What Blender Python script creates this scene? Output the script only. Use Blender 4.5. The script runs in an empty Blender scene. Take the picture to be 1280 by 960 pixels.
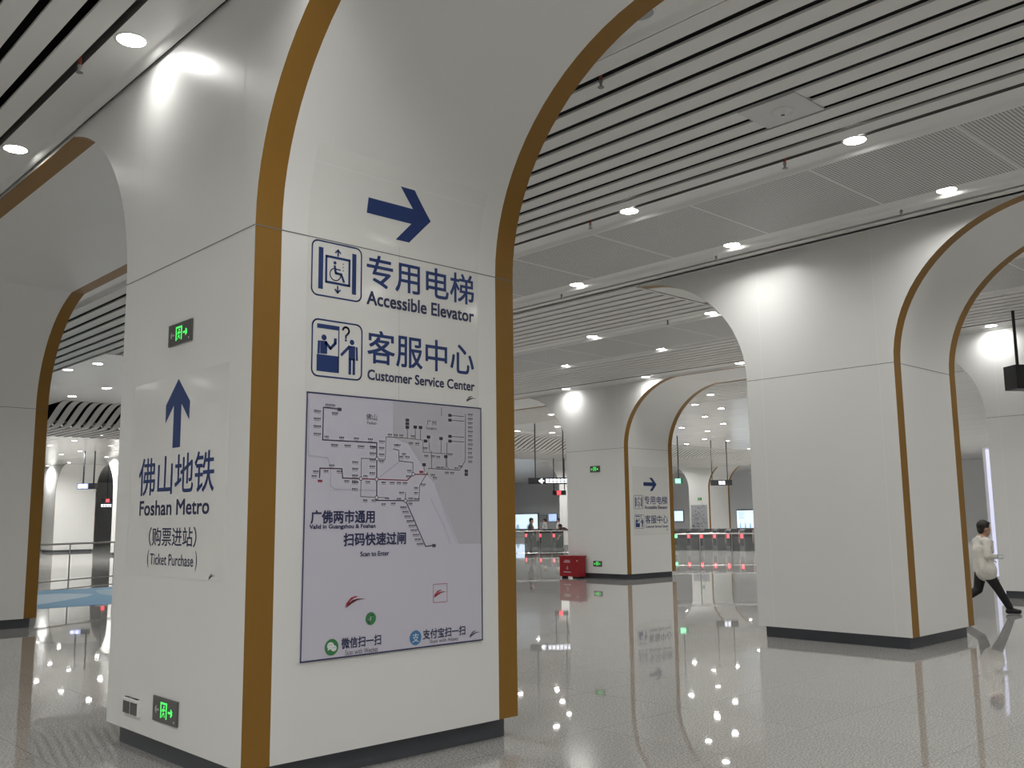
import bpy, bmesh, math, random
from mathutils import Vector, Matrix
random.seed(7)
S = bpy.context.scene
COL = S.collection
# ------------------------------------------------------------------ camera, world, exposure
def make_camera():
    yaw, pitch, roll, f = 0.7552, 0.1423, -0.0120, 1188.68
    cy, sy, cp, sp = math.cos(yaw), math.sin(yaw), math.cos(pitch), math.sin(pitch)
    fw = Vector((sy*cp, cy*cp, sp)); rt = Vector((cy, -sy, 0)); up = rt.cross(fw)
    c, s = math.cos(roll), math.sin(roll)
    r2 = c*rt + s*up; u2 = -s*rt + c*up
    cam = bpy.data.cameras.new('camera'); o = bpy.data.objects.new('camera', cam); COL.objects.link(o)
    cam.sensor_fit = 'HORIZONTAL'; cam.sensor_width = 36.0; cam.lens = f/1280*36
    cam.clip_start = 0.05; cam.clip_end = 400
    m = Matrix((r2, u2, -fw)).transposed().to_4x4(); m.translation = Vector((0, 0, 1.6))
    o.matrix_world = m
    S.camera = o
make_camera()
W = bpy.data.worlds.new('world'); S.world = W; W.use_nodes = True
W.node_tree.nodes['Background'].inputs[0].default_value = (0.9, 0.95, 1.0, 1)
W.node_tree.nodes['Background'].inputs[1].default_value = 0.02
LAMP_W = 17.0         # power of one downlight
LENS = 44.0           # emission of the visible lens
S.view_settings.view_transform = 'Standard'
try: S.view_settings.look = 'None'
except Exception: pass
S.view_settings.exposure = -0.08
S.view_settings.gamma = 1.0
S.view_settings.use_curve_mapping = False
try:
    S.cycles.use_denoising = True
    S.cycles.max_bounces = 10; S.cycles.diffuse_bounces = 5; S.cycles.glossy_bounces = 5
    S.cycles.sample_clamp_indirect = 6.0
    S.cycles.caustics_reflective = False; S.cycles.caustics_refractive = False
except Exception: pass

# ------------------------------------------------------------------ materials
MATS = {}
def mat(name, col, rough=0.5, metal=0.0, spec=0.5, emit=None, es=0.0, coat=0.0, alpha=1.0, trans=0.0):
    if name in MATS: return MATS[name]
    m = bpy.data.materials.new(name); m.use_nodes = True
    b = m.node_tree.nodes['Principled BSDF']
    b.inputs['Base Color'].default_value = (*col, 1)
    b.inputs['Roughness'].default_value = rough
    b.inputs['Metallic'].default_value = metal
    b.inputs['Specular IOR Level'].default_value = spec
    b.inputs['Coat Weight'].default_value = coat
    b.inputs['Alpha'].default_value = alpha
    b.inputs['Transmission Weight'].default_value = trans
    if emit: b.inputs['Emission Color'].default_value = (*emit, 1); b.inputs['Emission Strength'].default_value = es
    MATS[name] = m
    return m
def nt(m): return m.node_tree.nodes, m.node_tree.links
def noisy(m, scale, amount, bump=0.0, bscale=3.0):
    """small uneven tone and a faint waviness of the sheet"""
    n, l = nt(m); b = n['Principled BSDF']
    tc = n.new('ShaderNodeTexCoord')
    if amount:
        t = n.new('ShaderNodeTexNoise'); t.inputs['Scale'].default_value = scale; t.inputs['Detail'].default_value = 3
        l.new(tc.outputs['Object'], t.inputs['Vector'])
        mp = n.new('ShaderNodeMapRange'); mp.inputs['To Min'].default_value = 1-amount; mp.inputs['To Max'].default_value = 1+amount
        l.new(t.outputs['Fac'], mp.inputs['Value'])
        mx = n.new('ShaderNodeMix'); mx.data_type = 'RGBA'; mx.blend_type = 'MULTIPLY'; mx.inputs['Factor'].default_value = 1
        mx.inputs['A'].default_value = b.inputs['Base Color'].default_value
        l.new(mp.outputs['Result'], mx.inputs['B']); l.new(mx.outputs['Result'], b.inputs['Base Color'])
    if bump:
        t2 = n.new('ShaderNodeTexNoise'); t2.inputs['Scale'].default_value = bscale; t2.inputs['Detail'].default_value = 1
        l.new(tc.outputs['Object'], t2.inputs['Vector'])
        bp = n.new('ShaderNodeBump'); bp.inputs['Strength'].default_value = 1; bp.inputs['Distance'].default_value = bump
        l.new(t2.outputs['Fac'], bp.inputs['Height']); l.new(bp.outputs['Normal'], b.inputs['Normal'])
    return m
WHITE = noisy(mat('white_enamel_panel', (0.76, 0.765, 0.75), 0.36, spec=0.45), 1.3, 0.02, 0.004, 1.2)
FILM = mat('clear_glossy_film', (0.755, 0.76, 0.74), 0.1, spec=0.5)
GOLD = noisy(mat('bronze_gold_paint', (0.25, 0.128, 0.019), 0.42, spec=0.35), 2.0, 0.05)
PLINTH = noisy(mat('brushed_grey_plinth', (0.085, 0.092, 0.105), 0.33, spec=0.5, metal=0.25), 4, 0.08)
JOINT = mat('panel_joint_dark', (0.16, 0.16, 0.155), 0.6)
JOINT_GLINT = mat('panel_joint_glint', (0.9, 0.9, 0.88), 0.25)  # white highlight along the vertical seams, put into the joint colour
SLAT = mat('ceiling_slat_white', (0.72, 0.715, 0.70), 0.5)
PANEL = mat('ceiling_panel_white', (0.73, 0.73, 0.715), 0.28)
FARPANEL = noisy(mat('far_ceiling_panel', (0.72, 0.72, 0.71), 0.2), 2, 0.01, 0.004, 1.0)
VOID = mat('ceiling_void_black', (0.006, 0.006, 0.007), 0.9)
NAVY = mat('sign_navy_blue', (0.014, 0.04, 0.165), 0.35)
DNAVY = mat('print_dark_navy', (0.028, 0.035, 0.10), 0.4)
BLACK = mat('black_casing', (0.012, 0.012, 0.014), 0.4)
INK = mat('map_ink_grey', (0.075, 0.075, 0.095), 0.5)
STEEL = mat('stainless_steel', (0.55, 0.55, 0.55), 0.25, metal=1.0)
GREYWALL = mat('grey_wall', (0.70, 0.715, 0.74), 0.5)
LENSM = mat('lamp_lens', (0.9, 0.9, 0.9), 0.4, emit=(1, 0.985, 0.95), es=LENS)
GREEN = mat('exit_green_glow', (0.05, 0.6, 0.1), 0.4, emit=(0.09, 1.0, 0.16), es=1.1)
GLASS = mat('clear_glass', (0.85, 0.92, 0.9), 0.03, trans=0.0, alpha=0.05, spec=0.5)
WTEXT = mat('lit_white_text', (0.9, 0.9, 0.95), 0.4, emit=(0.85, 0.9, 1), es=1.4)
SCREEN = mat('blue_white_screen', (0.8, 0.85, 0.9), 0.2, emit=(0.62, 0.78, 0.95), es=1.15)
REDL = mat('red_indicator', (0.8, 0.05, 0.05), 0.3, emit=(1, 0.06, 0.08), es=3)
GRNL = mat('green_indicator', (0.1, 0.8, 0.2), 0.3, emit=(0.12, 1, 0.3), es=3)

def perforated():
    m = mat('perforated_panel', (0.66, 0.66, 0.645), 0.45); n, l = nt(m); b = n['Principled BSDF']
    tc = n.new('ShaderNodeTexCoord'); P = 0.034
    sep = n.new('ShaderNodeSeparateXYZ'); l.new(tc.outputs['Object'], sep.inputs[0])
    def M(op, a, bb=None, c=None):
        k = n.new('ShaderNodeMath'); k.operation = op
        for i, v in enumerate((a, bb, c)):
            if v is None: continue
            if isinstance(v, (int, float)): k.inputs[i].default_value = v
            else: l.new(v, k.inputs[i])
        return k.outputs[0]
    def cell(s, off): return M('SUBTRACT', M('FRACT', M('ADD', M('DIVIDE', s, P), off)), 0.5)
    def dist(off):
        x = cell(sep.outputs['X'], off); y = cell(sep.outputs['Y'], off)
        return M('SQRT', M('ADD', M('MULTIPLY', x, x), M('MULTIPLY', y, y)))
    hole = M('LESS_THAN', dist(0.0), 0.33)
    yy = M('FRACT', M('DIVIDE', M('SUBTRACT', sep.outputs['Y'], 0.29), 1.52))     # plain margin at each panel joint
    margin = M('MULTIPLY', M('GREATER_THAN', yy, 0.012), M('LESS_THAN', yy, 0.988))
    fac = M('MULTIPLY', hole, margin)
    mx = n.new('ShaderNodeMix'); mx.data_type = 'RGBA'
    l.new(fac, mx.inputs['Factor']); mx.inputs['A'].default_value = (0.70, 0.70, 0.685, 1); mx.inputs['B'].default_value = (0.05, 0.05, 0.05, 1)
    l.new(mx.outputs['Result'], b.inputs['Base Color'])
    return m
PERF = perforated()
def granite():
    m = mat('polished_granite', (0.3, 0.3, 0.29), 0.028, spec=0.6); n, l = nt(m); b = n['Principled BSDF']
    tc = n.new('ShaderNodeTexCoord')
    def noise(sc, det):
        t = n.new('ShaderNodeTexNoise'); t.inputs['Scale'].default_value = sc; t.inputs['Detail'].default_value = det
        l.new(tc.outputs['Object'], t.inputs['Vector']); return t
    a = noise(70, 2); c = noise(0.5, 2)
    r = n.new('ShaderNodeValToRGB'); l.new(a.outputs['Fac'], r.inputs['Fac'])
    r.color_ramp.elements[0].position = 0.36; r.color_ramp.elements[0].color = (0.235, 0.23, 0.218, 1)
    r.color_ramp.elements[1].position = 0.64; r.color_ramp.elements[1].color = (0.54, 0.53, 0.51, 1)
    br = n.new('ShaderNodeTexBrick'); br.offset = 0.0
    mp = n.new('ShaderNodeMapping'); mp.inputs['Location'].default_value = (-2.32, -6.24, 0)
    l.new(tc.outputs['Object'], mp.inputs['Vector']); l.new(mp.outputs['Vector'], br.inputs['Vector'])
    br.inputs['Scale'].default_value = 1.0; br.inputs['Brick Width'].default_value = 1.12; br.inputs['Row Height'].default_value = 1.12
    br.inputs['Mortar Size'].default_value = 0.0022; br.inputs['Mortar Smooth'].default_value = 0.0
    br.inputs['Color1'].default_value = (1, 1, 1, 1); br.inputs['Color2'].default_value = (0.95, 0.95, 0.95, 1); br.inputs['Mortar'].default_value = (0.45, 0.45, 0.44, 1)
    mx = n.new('ShaderNodeMix'); mx.data_type = 'RGBA'; mx.blend_type = 'MULTIPLY'; mx.inputs['Factor'].default_value = 1
    l.new(r.outputs['Color'], mx.inputs['A']); l.new(br.outputs['Color'], mx.inputs['B'])
    l.new(mx.outputs['Result'], b.inputs['Base Color'])
    w = noise(1.1, 1)
    bp = n.new('ShaderNodeBump'); bp.inputs['Strength'].default_value = 1; bp.inputs['Distance'].default_value = 0.0011
    l.new(w.outputs['Fac'], bp.inputs['Height']); l.new(bp.outputs['Normal'], b.inputs['Normal'])
    return m
GRANITE = granite()

# ------------------------------------------------------------------ mesh helpers
class MB:
    def __init__(s): s.v = []; s.f = []; s.mi = []; s.cur = 0
    def quad(s, *p):
        k = len(s.v); s.v += [tuple(q) for q in p]; s.f.append(tuple(range(k, k+len(p)))); s.mi.append(s.cur); return s
    def box(s, a, b):
        (x0, y0, z0), (x1, y1, z1) = a, b; k = len(s.v)
        s.v += [(x0,y0,z0),(x1,y0,z0),(x1,y1,z0),(x0,y1,z0),(x0,y0,z1),(x1,y0,z1),(x1,y1,z1),(x0,y1,z1)]
        for f in ((0,3,2,1),(4,5,6,7),(0,1,5,4),(1,2,6,5),(2,3,7,6),(3,0,4,7)): s.f.append(tuple(k+i for i in f)); s.mi.append(s.cur)
        return s
    def obox(s, p, u, L, w, z0, z1):
        """box from p along unit 2-D direction u, length L, width w"""
        ux, uy = u; nx, ny = -uy, ux; k = len(s.v)
        c = [(p[0]+nx*a*w/2+ux*t*L, p[1]+ny*a*w/2+uy*t*L) for t, a in ((0,-1),(1,-1),(1,1),(0,1))]
        s.v += [(x,y,z0) for x,y in c]+[(x,y,z1) for x,y in c]
        for f in ((0,3,2,1),(4,5,6,7),(0,1,5,4),(1,2,6,5),(2,3,7,6),(3,0,4,7)): s.f.append(tuple(k+i for i in f)); s.mi.append(s.cur)
        return s
    def tube(s, p0, p1, r0, r1=None, n=10, caps=True):
        r1 = r0 if r1 is None else r1
        p0, p1 = Vector(p0), Vector(p1); d = (p1-p0).normalized()
        a = d.orthogonal().normalized(); b = d.cross(a); k = len(s.v)
        for p, r in ((p0, r0), (p1, r1)):
            for i in range(n):
                t = 2*math.pi*i/n; s.v.append(tuple(p+a*math.cos(t)*r+b*math.sin(t)*r))
        for i in range(n):
            j = (i+1) % n; s.f.append((k+i, k+j, k+n+j, k+n+i)); s.mi.append(s.cur)
        if caps:
            s.f.append(tuple(k+i for i in reversed(range(n)))); s.mi.append(s.cur)
            s.f.append(tuple(k+n+i for i in range(n))); s.mi.append(s.cur)
        return s
    def lathe(s, c, prof, n=24, axis='z'):
        k = len(s.v); m = len(prof)
        for i in range(n):
            t = 2*math.pi*i/n
            for r, z in prof: s.v.append((c[0]+r*math.cos(t), c[1]+r*math.sin(t), c[2]+z))
        for i in range(n):
            j = (i+1) % n
            for q in range(m-1): s.f.append((k+i*m+q, k+j*m+q, k+j*m+q+1, k+i*m+q+1)); s.mi.append(s.cur)
        return s
    def ball(s, c, r, sc=(1,1,1), n=14, m=10, rot=None):
        k = len(s.v); c = Vector(c)
        for j in range(m+1):
            ph = math.pi*j/m
            for i in range(n):
                t = 2*math.pi*i/n
                q = Vector((r*sc[0]*math.sin(ph)*math.cos(t), r*sc[1]*math.sin(ph)*math.sin(t), r*sc[2]*math.cos(ph)))
                if rot: q = rot @ q
                s.v.append(tuple(c+q))
        for j in range(m):
            for i in range(n):
                i2 = (i+1) % n
                s.f.append((k+j*n+i, k+(j+1)*n+i, k+(j+1)*n+i2, k+j*n+i2)); s.mi.append(s.cur)
        return s
    def capsule(s, p0, r0, p1, r1, n=12):
        s.tube(p0, p1, r0, r1, n); s.ball(p0, r0, n=n, m=8); s.ball(p1, r1, n=n, m=8); return s
    def prism(s, pts, fr, d):
        """2-D outline in frame fr, thickness d outwards"""
        k = len(s.v); n = len(pts)
        for h in (0, d):
            for p in pts: s.v.append(fr(p[0], p[1], h))
        s.f.append(tuple(k+i for i in reversed(range(n)))); s.mi.append(s.cur)
        s.f.append(tuple(k+n+i for i in range(n))); s.mi.append(s.cur)
        for i in range(n):
            j = (i+1) % n; s.f.append((k+i, k+j, k+n+j, k+n+i)); s.mi.append(s.cur)
        return s
    def build(s, name, m, parent=None, smooth=False):
        me = bpy.data.meshes.new(name); me.from_pydata(s.v, [], s.f)
        for x in (m if isinstance(m, (list, tuple)) else [m]): me.materials.append(x)
        me.polygons.foreach_set('material_index', s.mi)
        bm = bmesh.new(); bm.from_mesh(me)
        if smooth: bmesh.ops.remove_doubles(bm, verts=bm.verts, dist=1e-5)
        bmesh.ops.recalc_face_normals(bm, faces=bm.faces); bm.to_mesh(me); bm.free()
        if smooth: me.polygons.foreach_set('use_smooth', [True]*len(me.polygons))
        me.update()
        o = bpy.data.objects.new(name, me); COL.objects.link(o)
        if parent is not None:
            o.parent = parent; o.matrix_parent_inverse = parent.matrix_basis.inverted()
        return o
def tag(o, label, cat, group=None, kind=None):
    o['label'] = label; o['category'] = cat
    if group: o['group'] = group
    if kind: o['kind'] = kind
    return o
def thing(name, loc, label, cat, group=None):
    o = bpy.data.objects.new(name, None); COL.objects.link(o); o.location = loc; o.empty_display_size = 0.1
    return tag(o, label, cat, group)
def struct(o): o['kind'] = 'structure'; return o
def dup(root, delta, label, group=None, rotz=0.0):
    """copy a thing with its parts and their sub-parts"""
    r = root.copy(); COL.objects.link(r); r['label'] = label
    r.location = Vector(root.location)+Vector(delta)
    if rotz: r.rotation_euler = (0, 0, root.rotation_euler.z+rotz)
    if group: r['group'] = group
    for ch in list(root.children):
        c = ch.copy(); COL.objects.link(c); c.parent = r; c.matrix_parent_inverse = ch.matrix_parent_inverse.copy()
        for g in list(ch.children):
            d = g.copy(); COL.objects.link(d); d.parent = c; d.matrix_parent_inverse = g.matrix_parent_inverse.copy()
    return r
def frameA(x):          # a plane facing -X: u is world Y (runs right to left in view), v is Z
    return lambda u, v, h=0.0: (x-h, u, v)
def frameB(y):          # a plane facing -Y: u is world X, v is Z
    def f(u, v, h=0.0):
        o = EA*(1-math.cos(math.asin(min(1, (v-ZS)/EB)))) if v > ZS else 0.0
        return (u, y-o-h, v)
    return f
def text(body, fr, u0, u1, v0, v1, name, m, parent, fat=0.0, h=0.002):
    """flat lettering fitted to the rectangle u0..u1 (reading direction), v0..v1; fat thickens the strokes (share of the height)"""
    c = bpy.data.curves.new('lettering', 'FONT'); c.body = body; c.size = 1; c.resolution_u = 3
    o = bpy.data.objects.new('lettering', c); COL.objects.link(o)
    dg = bpy.context.evaluated_depsgraph_get(); dg.update()
    me = bpy.data.meshes.new_from_object(o.evaluated_get(dg))
    bpy.data.objects.remove(o); bpy.data.curves.remove(c)
    co = [v.co.copy() for v in me.vertices]; fs = [tuple(q.vertices) for q in me.polygons]
    bpy.data.meshes.remove(me)
    xs = [q.x for q in co]; ys = [q.y for q in co]; ax, bx, ay, by = min(xs), max(xs), min(ys), max(ys)
    d = fat*(v1-v0); sg = 1 if u1 > u0 else -1
    sh = [(0, 0)] if not fat else [(-d, -d), (d, -d), (d, d), (-d, d), (0, 0)]
    U0, U1, V0, V1 = u0+sg*d, u1-sg*d, v0+d, v1-d
    mb = MB()
    for dx, dy in sh:
        k = len(mb.v)
        mb.v += [tuple(fr(U0+(q.x-ax)/(bx-ax)*(U1-U0)+dx, V0+(q.y-ay)/(by-ay)*(V1-V0)+dy, h+0.00012*(k > 0)*(1+k//len(co)))) for q in co]
        for f in fs: mb.f.append(tuple(k+i for i in f)); mb.mi.append(0)
    return mb.build(name, m, parent)
def ribbon(mb, pts, w, fr, h):
    """a drawn line of width w through 2-D points"""
    for (a, b), (c, d) in zip(pts, pts[1:]):
        L = math.hypot(c-a, d-b)
        if L < 1e-6: continue
        ux, uy = (c-a)/L, (d-b)/L; nx, ny = -uy*w/2, ux*w/2; e = w*0.35
        a2, b2, c2, d2 = a-ux*e, b-uy*e, c+ux*e, d+uy*e
        mb.quad(fr(a2+nx, b2+ny, h), fr(a2-nx, b2-ny, h), fr(c2-nx, d2-ny, h), fr(c2+nx, d2+ny, h))
def disc(mb, c, r, fr, h, n=24, ry=None):
    ry = r if ry is None else ry
    mb.quad(*[fr(c[0]+r*math.cos(2*math.pi*i/n), c[1]+ry*math.sin(2*math.pi*i/n), h) for i in range(n)])
def arc(c, r, a0, a1, n=16): return [(c[0]+r*math.cos(math.radians(a0+(a1-a0)*i/n)), c[1]+r*math.sin(math.radians(a0+(a1-a0)*i/n))) for i in range(n+1)]
def rrect(u0, u1, v0, v1, r, n=5):
    p = []
    for cx, cy, a in ((u1-r, v1-r, 0), (u0+r, v1-r, 90), (u0+r, v0+r, 180), (u1-r, v0+r, 270)): p += arc((cx, cy), r, a, a+90, n)
    return p+[p[0]]

# ------------------------------------------------------------------ setting: floor, walls
CZ = 5.25
struct(MB().box((-7, -9, -0.2), (66, 84, 0)).build('floor', GRANITE))
struct(MB().box((66, -9, 0), (66.3, 84, 6.0)).build('wall_far_right', GREYWALL))
struct(MB().box((-7, 84, 0), (66, 84.3, 6.0)).build('wall_far_left', GREYWALL))
struct(MB().box((-7.3, -9, 0), (-7, 84, 6.0)).build('wall_back_left', WHITE))
struct(MB().box((-7, -9.3, 0), (66, -9, 6.0)).build('wall_back_right', WHITE))
struct(MB().box((-7, -9, 6.0), (66, 84, 6.1)).build('ceiling_void', VOID))

# ------------------------------------------------------------------ setting: ceiling
def slats(name, x0, n, pitch, w, y0, y1):
    mb = MB()
    for k in range(n):
        a = x0+k*pitch; mb.box((a, y0, CZ), (a+w, y1, CZ+0.022))
    return struct(mb.build(name, SLAT))
def strip(name, x0, x1, y0, y1, m=None, z=CZ, t=0.12):
    return struct(MB().box((x0, y0, z), (x1, y1, z+t)).build(name, m or PANEL))
SZ = CZ+0.018        # the light strips sit a little above the slats
def cove(name, x0, x1, y0, y1, lip=0.075):
    """recessed light strip, its far edge rolled down to slat level"""
    mb = MB(); pr = [(x0, CZ+0.2), (x0, SZ)]; n = 8
    for i in range(n+1):
        a = math.pi*i/n; pr.append((x1-lip+lip*i/n, SZ-0.045*(1-math.cos(a))/2))
    pr.append((x1, CZ+0.06))
    for i, ((a, za), (b, zb)) in enumerate(zip(pr, pr[1:])):
        mb.cur = 1 if i == 0 or i == len(pr)-2 else 0
        mb.quad((a, y0, za), (b, y0, zb), (b, y1, zb), (a, y1, za))
    return struct(mb.build(name, [PANEL, JOINT]))
slats('ceiling_slats', 2.193-35*0.2515, 36, 0.2515, 0.178, -9, 84)
cove('ceiling_light_strip', 2.445, 2.815, -9, 84)
cove('ceiling_light_strip', 5.12, 5.425, -9, 29.0)
slats('ceiling_slats', 5.475, 11, 0.2805, 0.192, -9, 21.0)
slats('ceiling_slats', 5.475, 7, 0.2805, 0.192, 21.0, 84)
strip('ceiling_panel', 7.42, 9.4, 20.6, 84, PANEL, CZ-0.012)
cove('ceiling_light_strip', 8.585, 8.90, -9, 20.6)
strip('ceiling_perforated_panel', 8.90, 10.58, -9, 20.6, PERF, CZ-0.025)
cove('ceiling_light_strip', 10.58, 10.93, -9, 29.3)
slats('ceiling_slats', 10.985, 2, 0.2805, 0.205, -9, 29.3)
slats('ceiling_slats', 11.546, 7, 0.2805, 0.205, 9.3, 29.3)
slats('ceiling_slats', 11.546, 7, 0.2805, 0.205, -9, 3.36)
slats('ceiling_slats', 13.51, 2, 0.2805, 0.205, -9, 29.3)
cove('ceiling_light_strip', 14.08, 14.36, -9, 29.3)
strip('ceiling_perforated_panel', 14.36, 16.20, -9, 29.3, PERF, CZ-0.025)
cove('ceiling_light_strip', 16.20, 16.52, -9, 29.3)
slats('ceiling_slats', 16.57, 9, 0.2805, 0.205, -9, 29.3)
cove('ceiling_light_strip', 19.2, 19.68, -9, 29.3)
slats('ceiling_slats', 21.95, 12, 0.2805, 0.205, -9, 29.3)
FX = [25.2, 27.5, 29.4, 31.6, 33.9, 36.2, 38.6, 41.0, 43.4, 46.0, 49.0, 52.0, 55.5, 59.0, 62.5, 66.0]
for a, b in zip(FX, FX[1:]):
    strip('ceiling_panel', a+0.012, b-0.012, -9, 29.3, FARPANEL, CZ)
for a, b in zip([9.4]+[13.5, 18, 22, 25.2]+FX[1:], [13.5, 18, 22, 25.2]+FX[1:]):
    if b > a: strip('ceiling_panel', a+0.012, b-0.012, 36.2, 84, FARPANEL, CZ)
strip('ceiling_panel', 9.42, 11.0, 20.6, 29.3, PANEL, CZ+0.006)
def wave_z(y):
    def ss(t): t = max(0, min(1, t)); return t*t*(3-2*t)
    return CZ-0.62*ss((y-29.35)/1.95)+0.62*ss((y-34.4)/1.7)
def wave():
    mb = MB(); ys = [29.3+6.9*i/40 for i in range(41)]
    for k in range(134):
        a = 9.45+k*0.2905; b = a+0.185
        for y0, y1 in zip(ys, ys[1:]):
            z0, z1 = wave_z(y0), wave_z(y1)
            mb.quad((a, y0, z0), (b, y0, z0), (b, y1, z1), (a, y1, z1))
            mb.quad((a, y0, z0), (a, y1, z1), (a, y1, z1+0.025), (a, y0, z0+0.025))
            mb.quad((b, y0, z0), (b, y1, z1), (b, y1, z1+0.025), (b, y0, z0+0.025))
    struct(mb.build('ceiling_wave_slats', SLAT))
wave()
struct(MB().box((48.5, 29.3, CZ), (66, 36.2, CZ+0.1)).build('ceiling_panel', FARPANEL))

# ------------------------------------------------------------------ clad pillars with flared arch tops
ZP, ZS, EA, EB = 0.1445, 3.5, 1.93, 1.75
def curve_pts(zt, n=20, EB=EB):
    """(overhang, z) along one flared side, from the plinth up to height zt"""
    p = [(0.0, ZP), (0.0, ZS-0.001), (0.0, ZS)]
    tmax = math.asin(min(1.0, (zt-ZS)/EB))
    for i in range(1, n+1):
        t = tmax*i/n; p.append((EA*(1-math.cos(t)), ZS+EB*math.sin(t)))
    return p
def pillar(x, y, T, L, g, ztr, ztl, label, seams=True, rc=0.075, ebl=EB):
    """x,y nearest bottom corner; T along X, L along Y; ztr/ztl heights where the near/far arch soffit meets the ceiling"""
    root = thing('pillar', (x+T/2, y+L/2, 0), label, 'pillar', 'white clad pillars with gold edges'); root['kind'] = 'thing'
    R = [(y-o, z) for o, z in curve_pts(ztr)]; Lf = [(y+L+o, z) for o, z in curve_pts(ztl, 20, ebl)]
    mb = MB()
    for X in (x, x+T):
        for i in range(len(R)-1): mb.quad((X, *R[i]), (X, *R[i+1]), (X, *Lf[i+1]), (X, *Lf[i]))
        mb.quad((X, *R[-1]), (X, R[-1][0], CZ), (X, Lf[-1][0], CZ), (X, *Lf[-1]))
    mb.quad((x, y, ZP), (x+T, y, ZP), (x+T, y+L, ZP), (x, y+L, ZP))
    mb.build('cladding', WHITE, root)
    for side, C in (('near', R), ('far', Lf)):
        mb = MB()
        for i in range(len(C)-1): mb.quad((x+g, *C[i]), (x+T-g, *C[i]), (x+T-g, *C[i+1]), (x+g, *C[i+1]))
        mb.build('arch_reveal', WHITE, root, smooth=True)
        s = -1 if side == 'near' else 1
        for a, b in ((x, x+g), (x+T-g, x+T)):
            mb = MB()
            for i in range(len(C)-1):
                (y0, z0), (y1, z1) = C[i], C[i+1]
                mb.quad((a, y0, z0), (b, y0, z0), (b, y1, z1), (a, y1, z1))
            o = mb.build('gold_trim', GOLD, root, smooth=True); o['label'] = 'bronze gold edge strip'
    MB().box((x+rc, y+rc, 0), (x+T-rc, y+L-rc, ZP)).build('plinth', PLINTH, root)
    if seams:
        e = 0.0012
        mb = MB(); w = 0.0035
        zz = ZS-0.003
        mb.quad((x-e, y, zz-w), (x-e, y+L, zz-w), (x-e, y+L, zz+w), (x-e, y, zz+w))
        mb.quad((x, y-e*1.5, zz-w), (x+T, y-e*1.5, zz-w), (x+T, y-e*1.5, zz+w), (x, y-e*1.5, zz+w))
        mb.build('panel_joint', JOINT, root)
        mb = MB()
        for yy, w in ((y+0.2, 0.003), (y+L-0.245, 0.003)):
            mb.quad((x-e, yy-w, ZP), (x-e, yy+w, ZP), (x-e, yy+w, CZ), (x-e, yy-w, CZ))
        mb.build('panel_joint', JOINT_GLINT, root)
    return root
X1, Y1, T1, G1, L1 = 2.8443, 5.4011, 2.2599, 0.1898, 2.1046
P1 = pillar(X1, Y1, T1, L1, G1, CZ, 5.19, 'nearest tall white pillar carrying the elevator signs and the metro map poster')
pillar(X1, 16.6, T1, L1, G1, 5.19, 5.19, 'white pillar cut by the left edge, gold edge beside the blue floor graphic')
pillar(11.5012, 5.2636, 1.8452, 2.1245, 0.1893, 5.249, 5.212, 'wide blank white pillar right of centre, with no signs on it', ebl=1.713)
struct(MB().box((11.5012, 9.28, 5.206), (13.3464, 9.318, CZ+0.03)).build('trim_3', WHITE))
pillar(19.7014, 16.5702, 2.0915, 2.1288, 0.1738, 5.24, 5.24, 'distant white pillar with blue arrow sign and a red box at its foot')
pillar(19.7014, 5.1, 2.09, 2.13, 0.1738, 5.24, 5.24, 'white pillar at the right edge behind the walking person')
pillar(19.7, 50.4, 2.09, 2.13, 0.1738, 5.24, 5.24, 'far white pillar whose flared top shows just left of the nearest pillar', seams=False)
pillar(19.5, 61.2, 2.4, 2.13, 0.02, 5.24, 5.24, 'farthest pale pillar behind the left glass railing and hanging signs', seams=False)
pillar(42.5, 39.0, 2.1, 2.0, 0.17, 5.24, 5.24, 'far pillar sliver showing left of the pillar with the red box', seams=False)
pillar(52.0, 36.7, 2.4, 1.55, 0.17, 5.24, 5.24, 'far white pillar behind the ticket gates with a wall map on it', seams=False)
def soffit(x, T, g, y0, y1, z):
    mb = MB(); mb.box((x+g, y0, z), (x+T-g, y1, z+0.012)); struct(mb.build('trim_soffit', WHITE))
    for a, b in ((x, x+g), (x+T-g, x+T)):
        struct(MB().box((a, y0, z), (b, y1, z+0.012)).build('trim_soffit_gold', GOLD))
    struct(MB().box((x, y0, z+0.012), (x+0.01, y1, CZ+0.06)).build('trim_arch_face', WHITE))
    struct(MB().box((x+T-0.01, y0, z+0.012), (x+T, y1, CZ+0.06)).build('trim_arch_face', WHITE))
def over(zt): return EA*(1-math.cos(math.asin((zt-ZS)/EB)))
o519, o524 = over(5.19), over(5.24)
soffit(X1, T1, G1, Y1+L1+o519, 16.6-o519, 5.19)
soffit(X1, T1, G1, -6.0, Y1-over(CZ), CZ-0.002)
soffit(19.7014, 2.09, 0.1738, 7.23+o524, 16.57-o524, 5.24)
soffit(19.7014, 2.09, 0.1738, -6.0, 5.1-o524, 5.24)
soffit(19.7014, 2.09, 0.1738, 18.699+o524, 27.0, 5.24)
# slim shadow-gap mouldings where the pillar faces meet the ceiling
struct(MB().box((2.815, -9, CZ+0.012), (2.843, 84, CZ+0.05)).build('trim_1', JOINT))
struct(MB().box((11.40, -9, CZ+0.0), (11.498, 29, CZ+0.05)).build('trim_2', PANEL))

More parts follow.
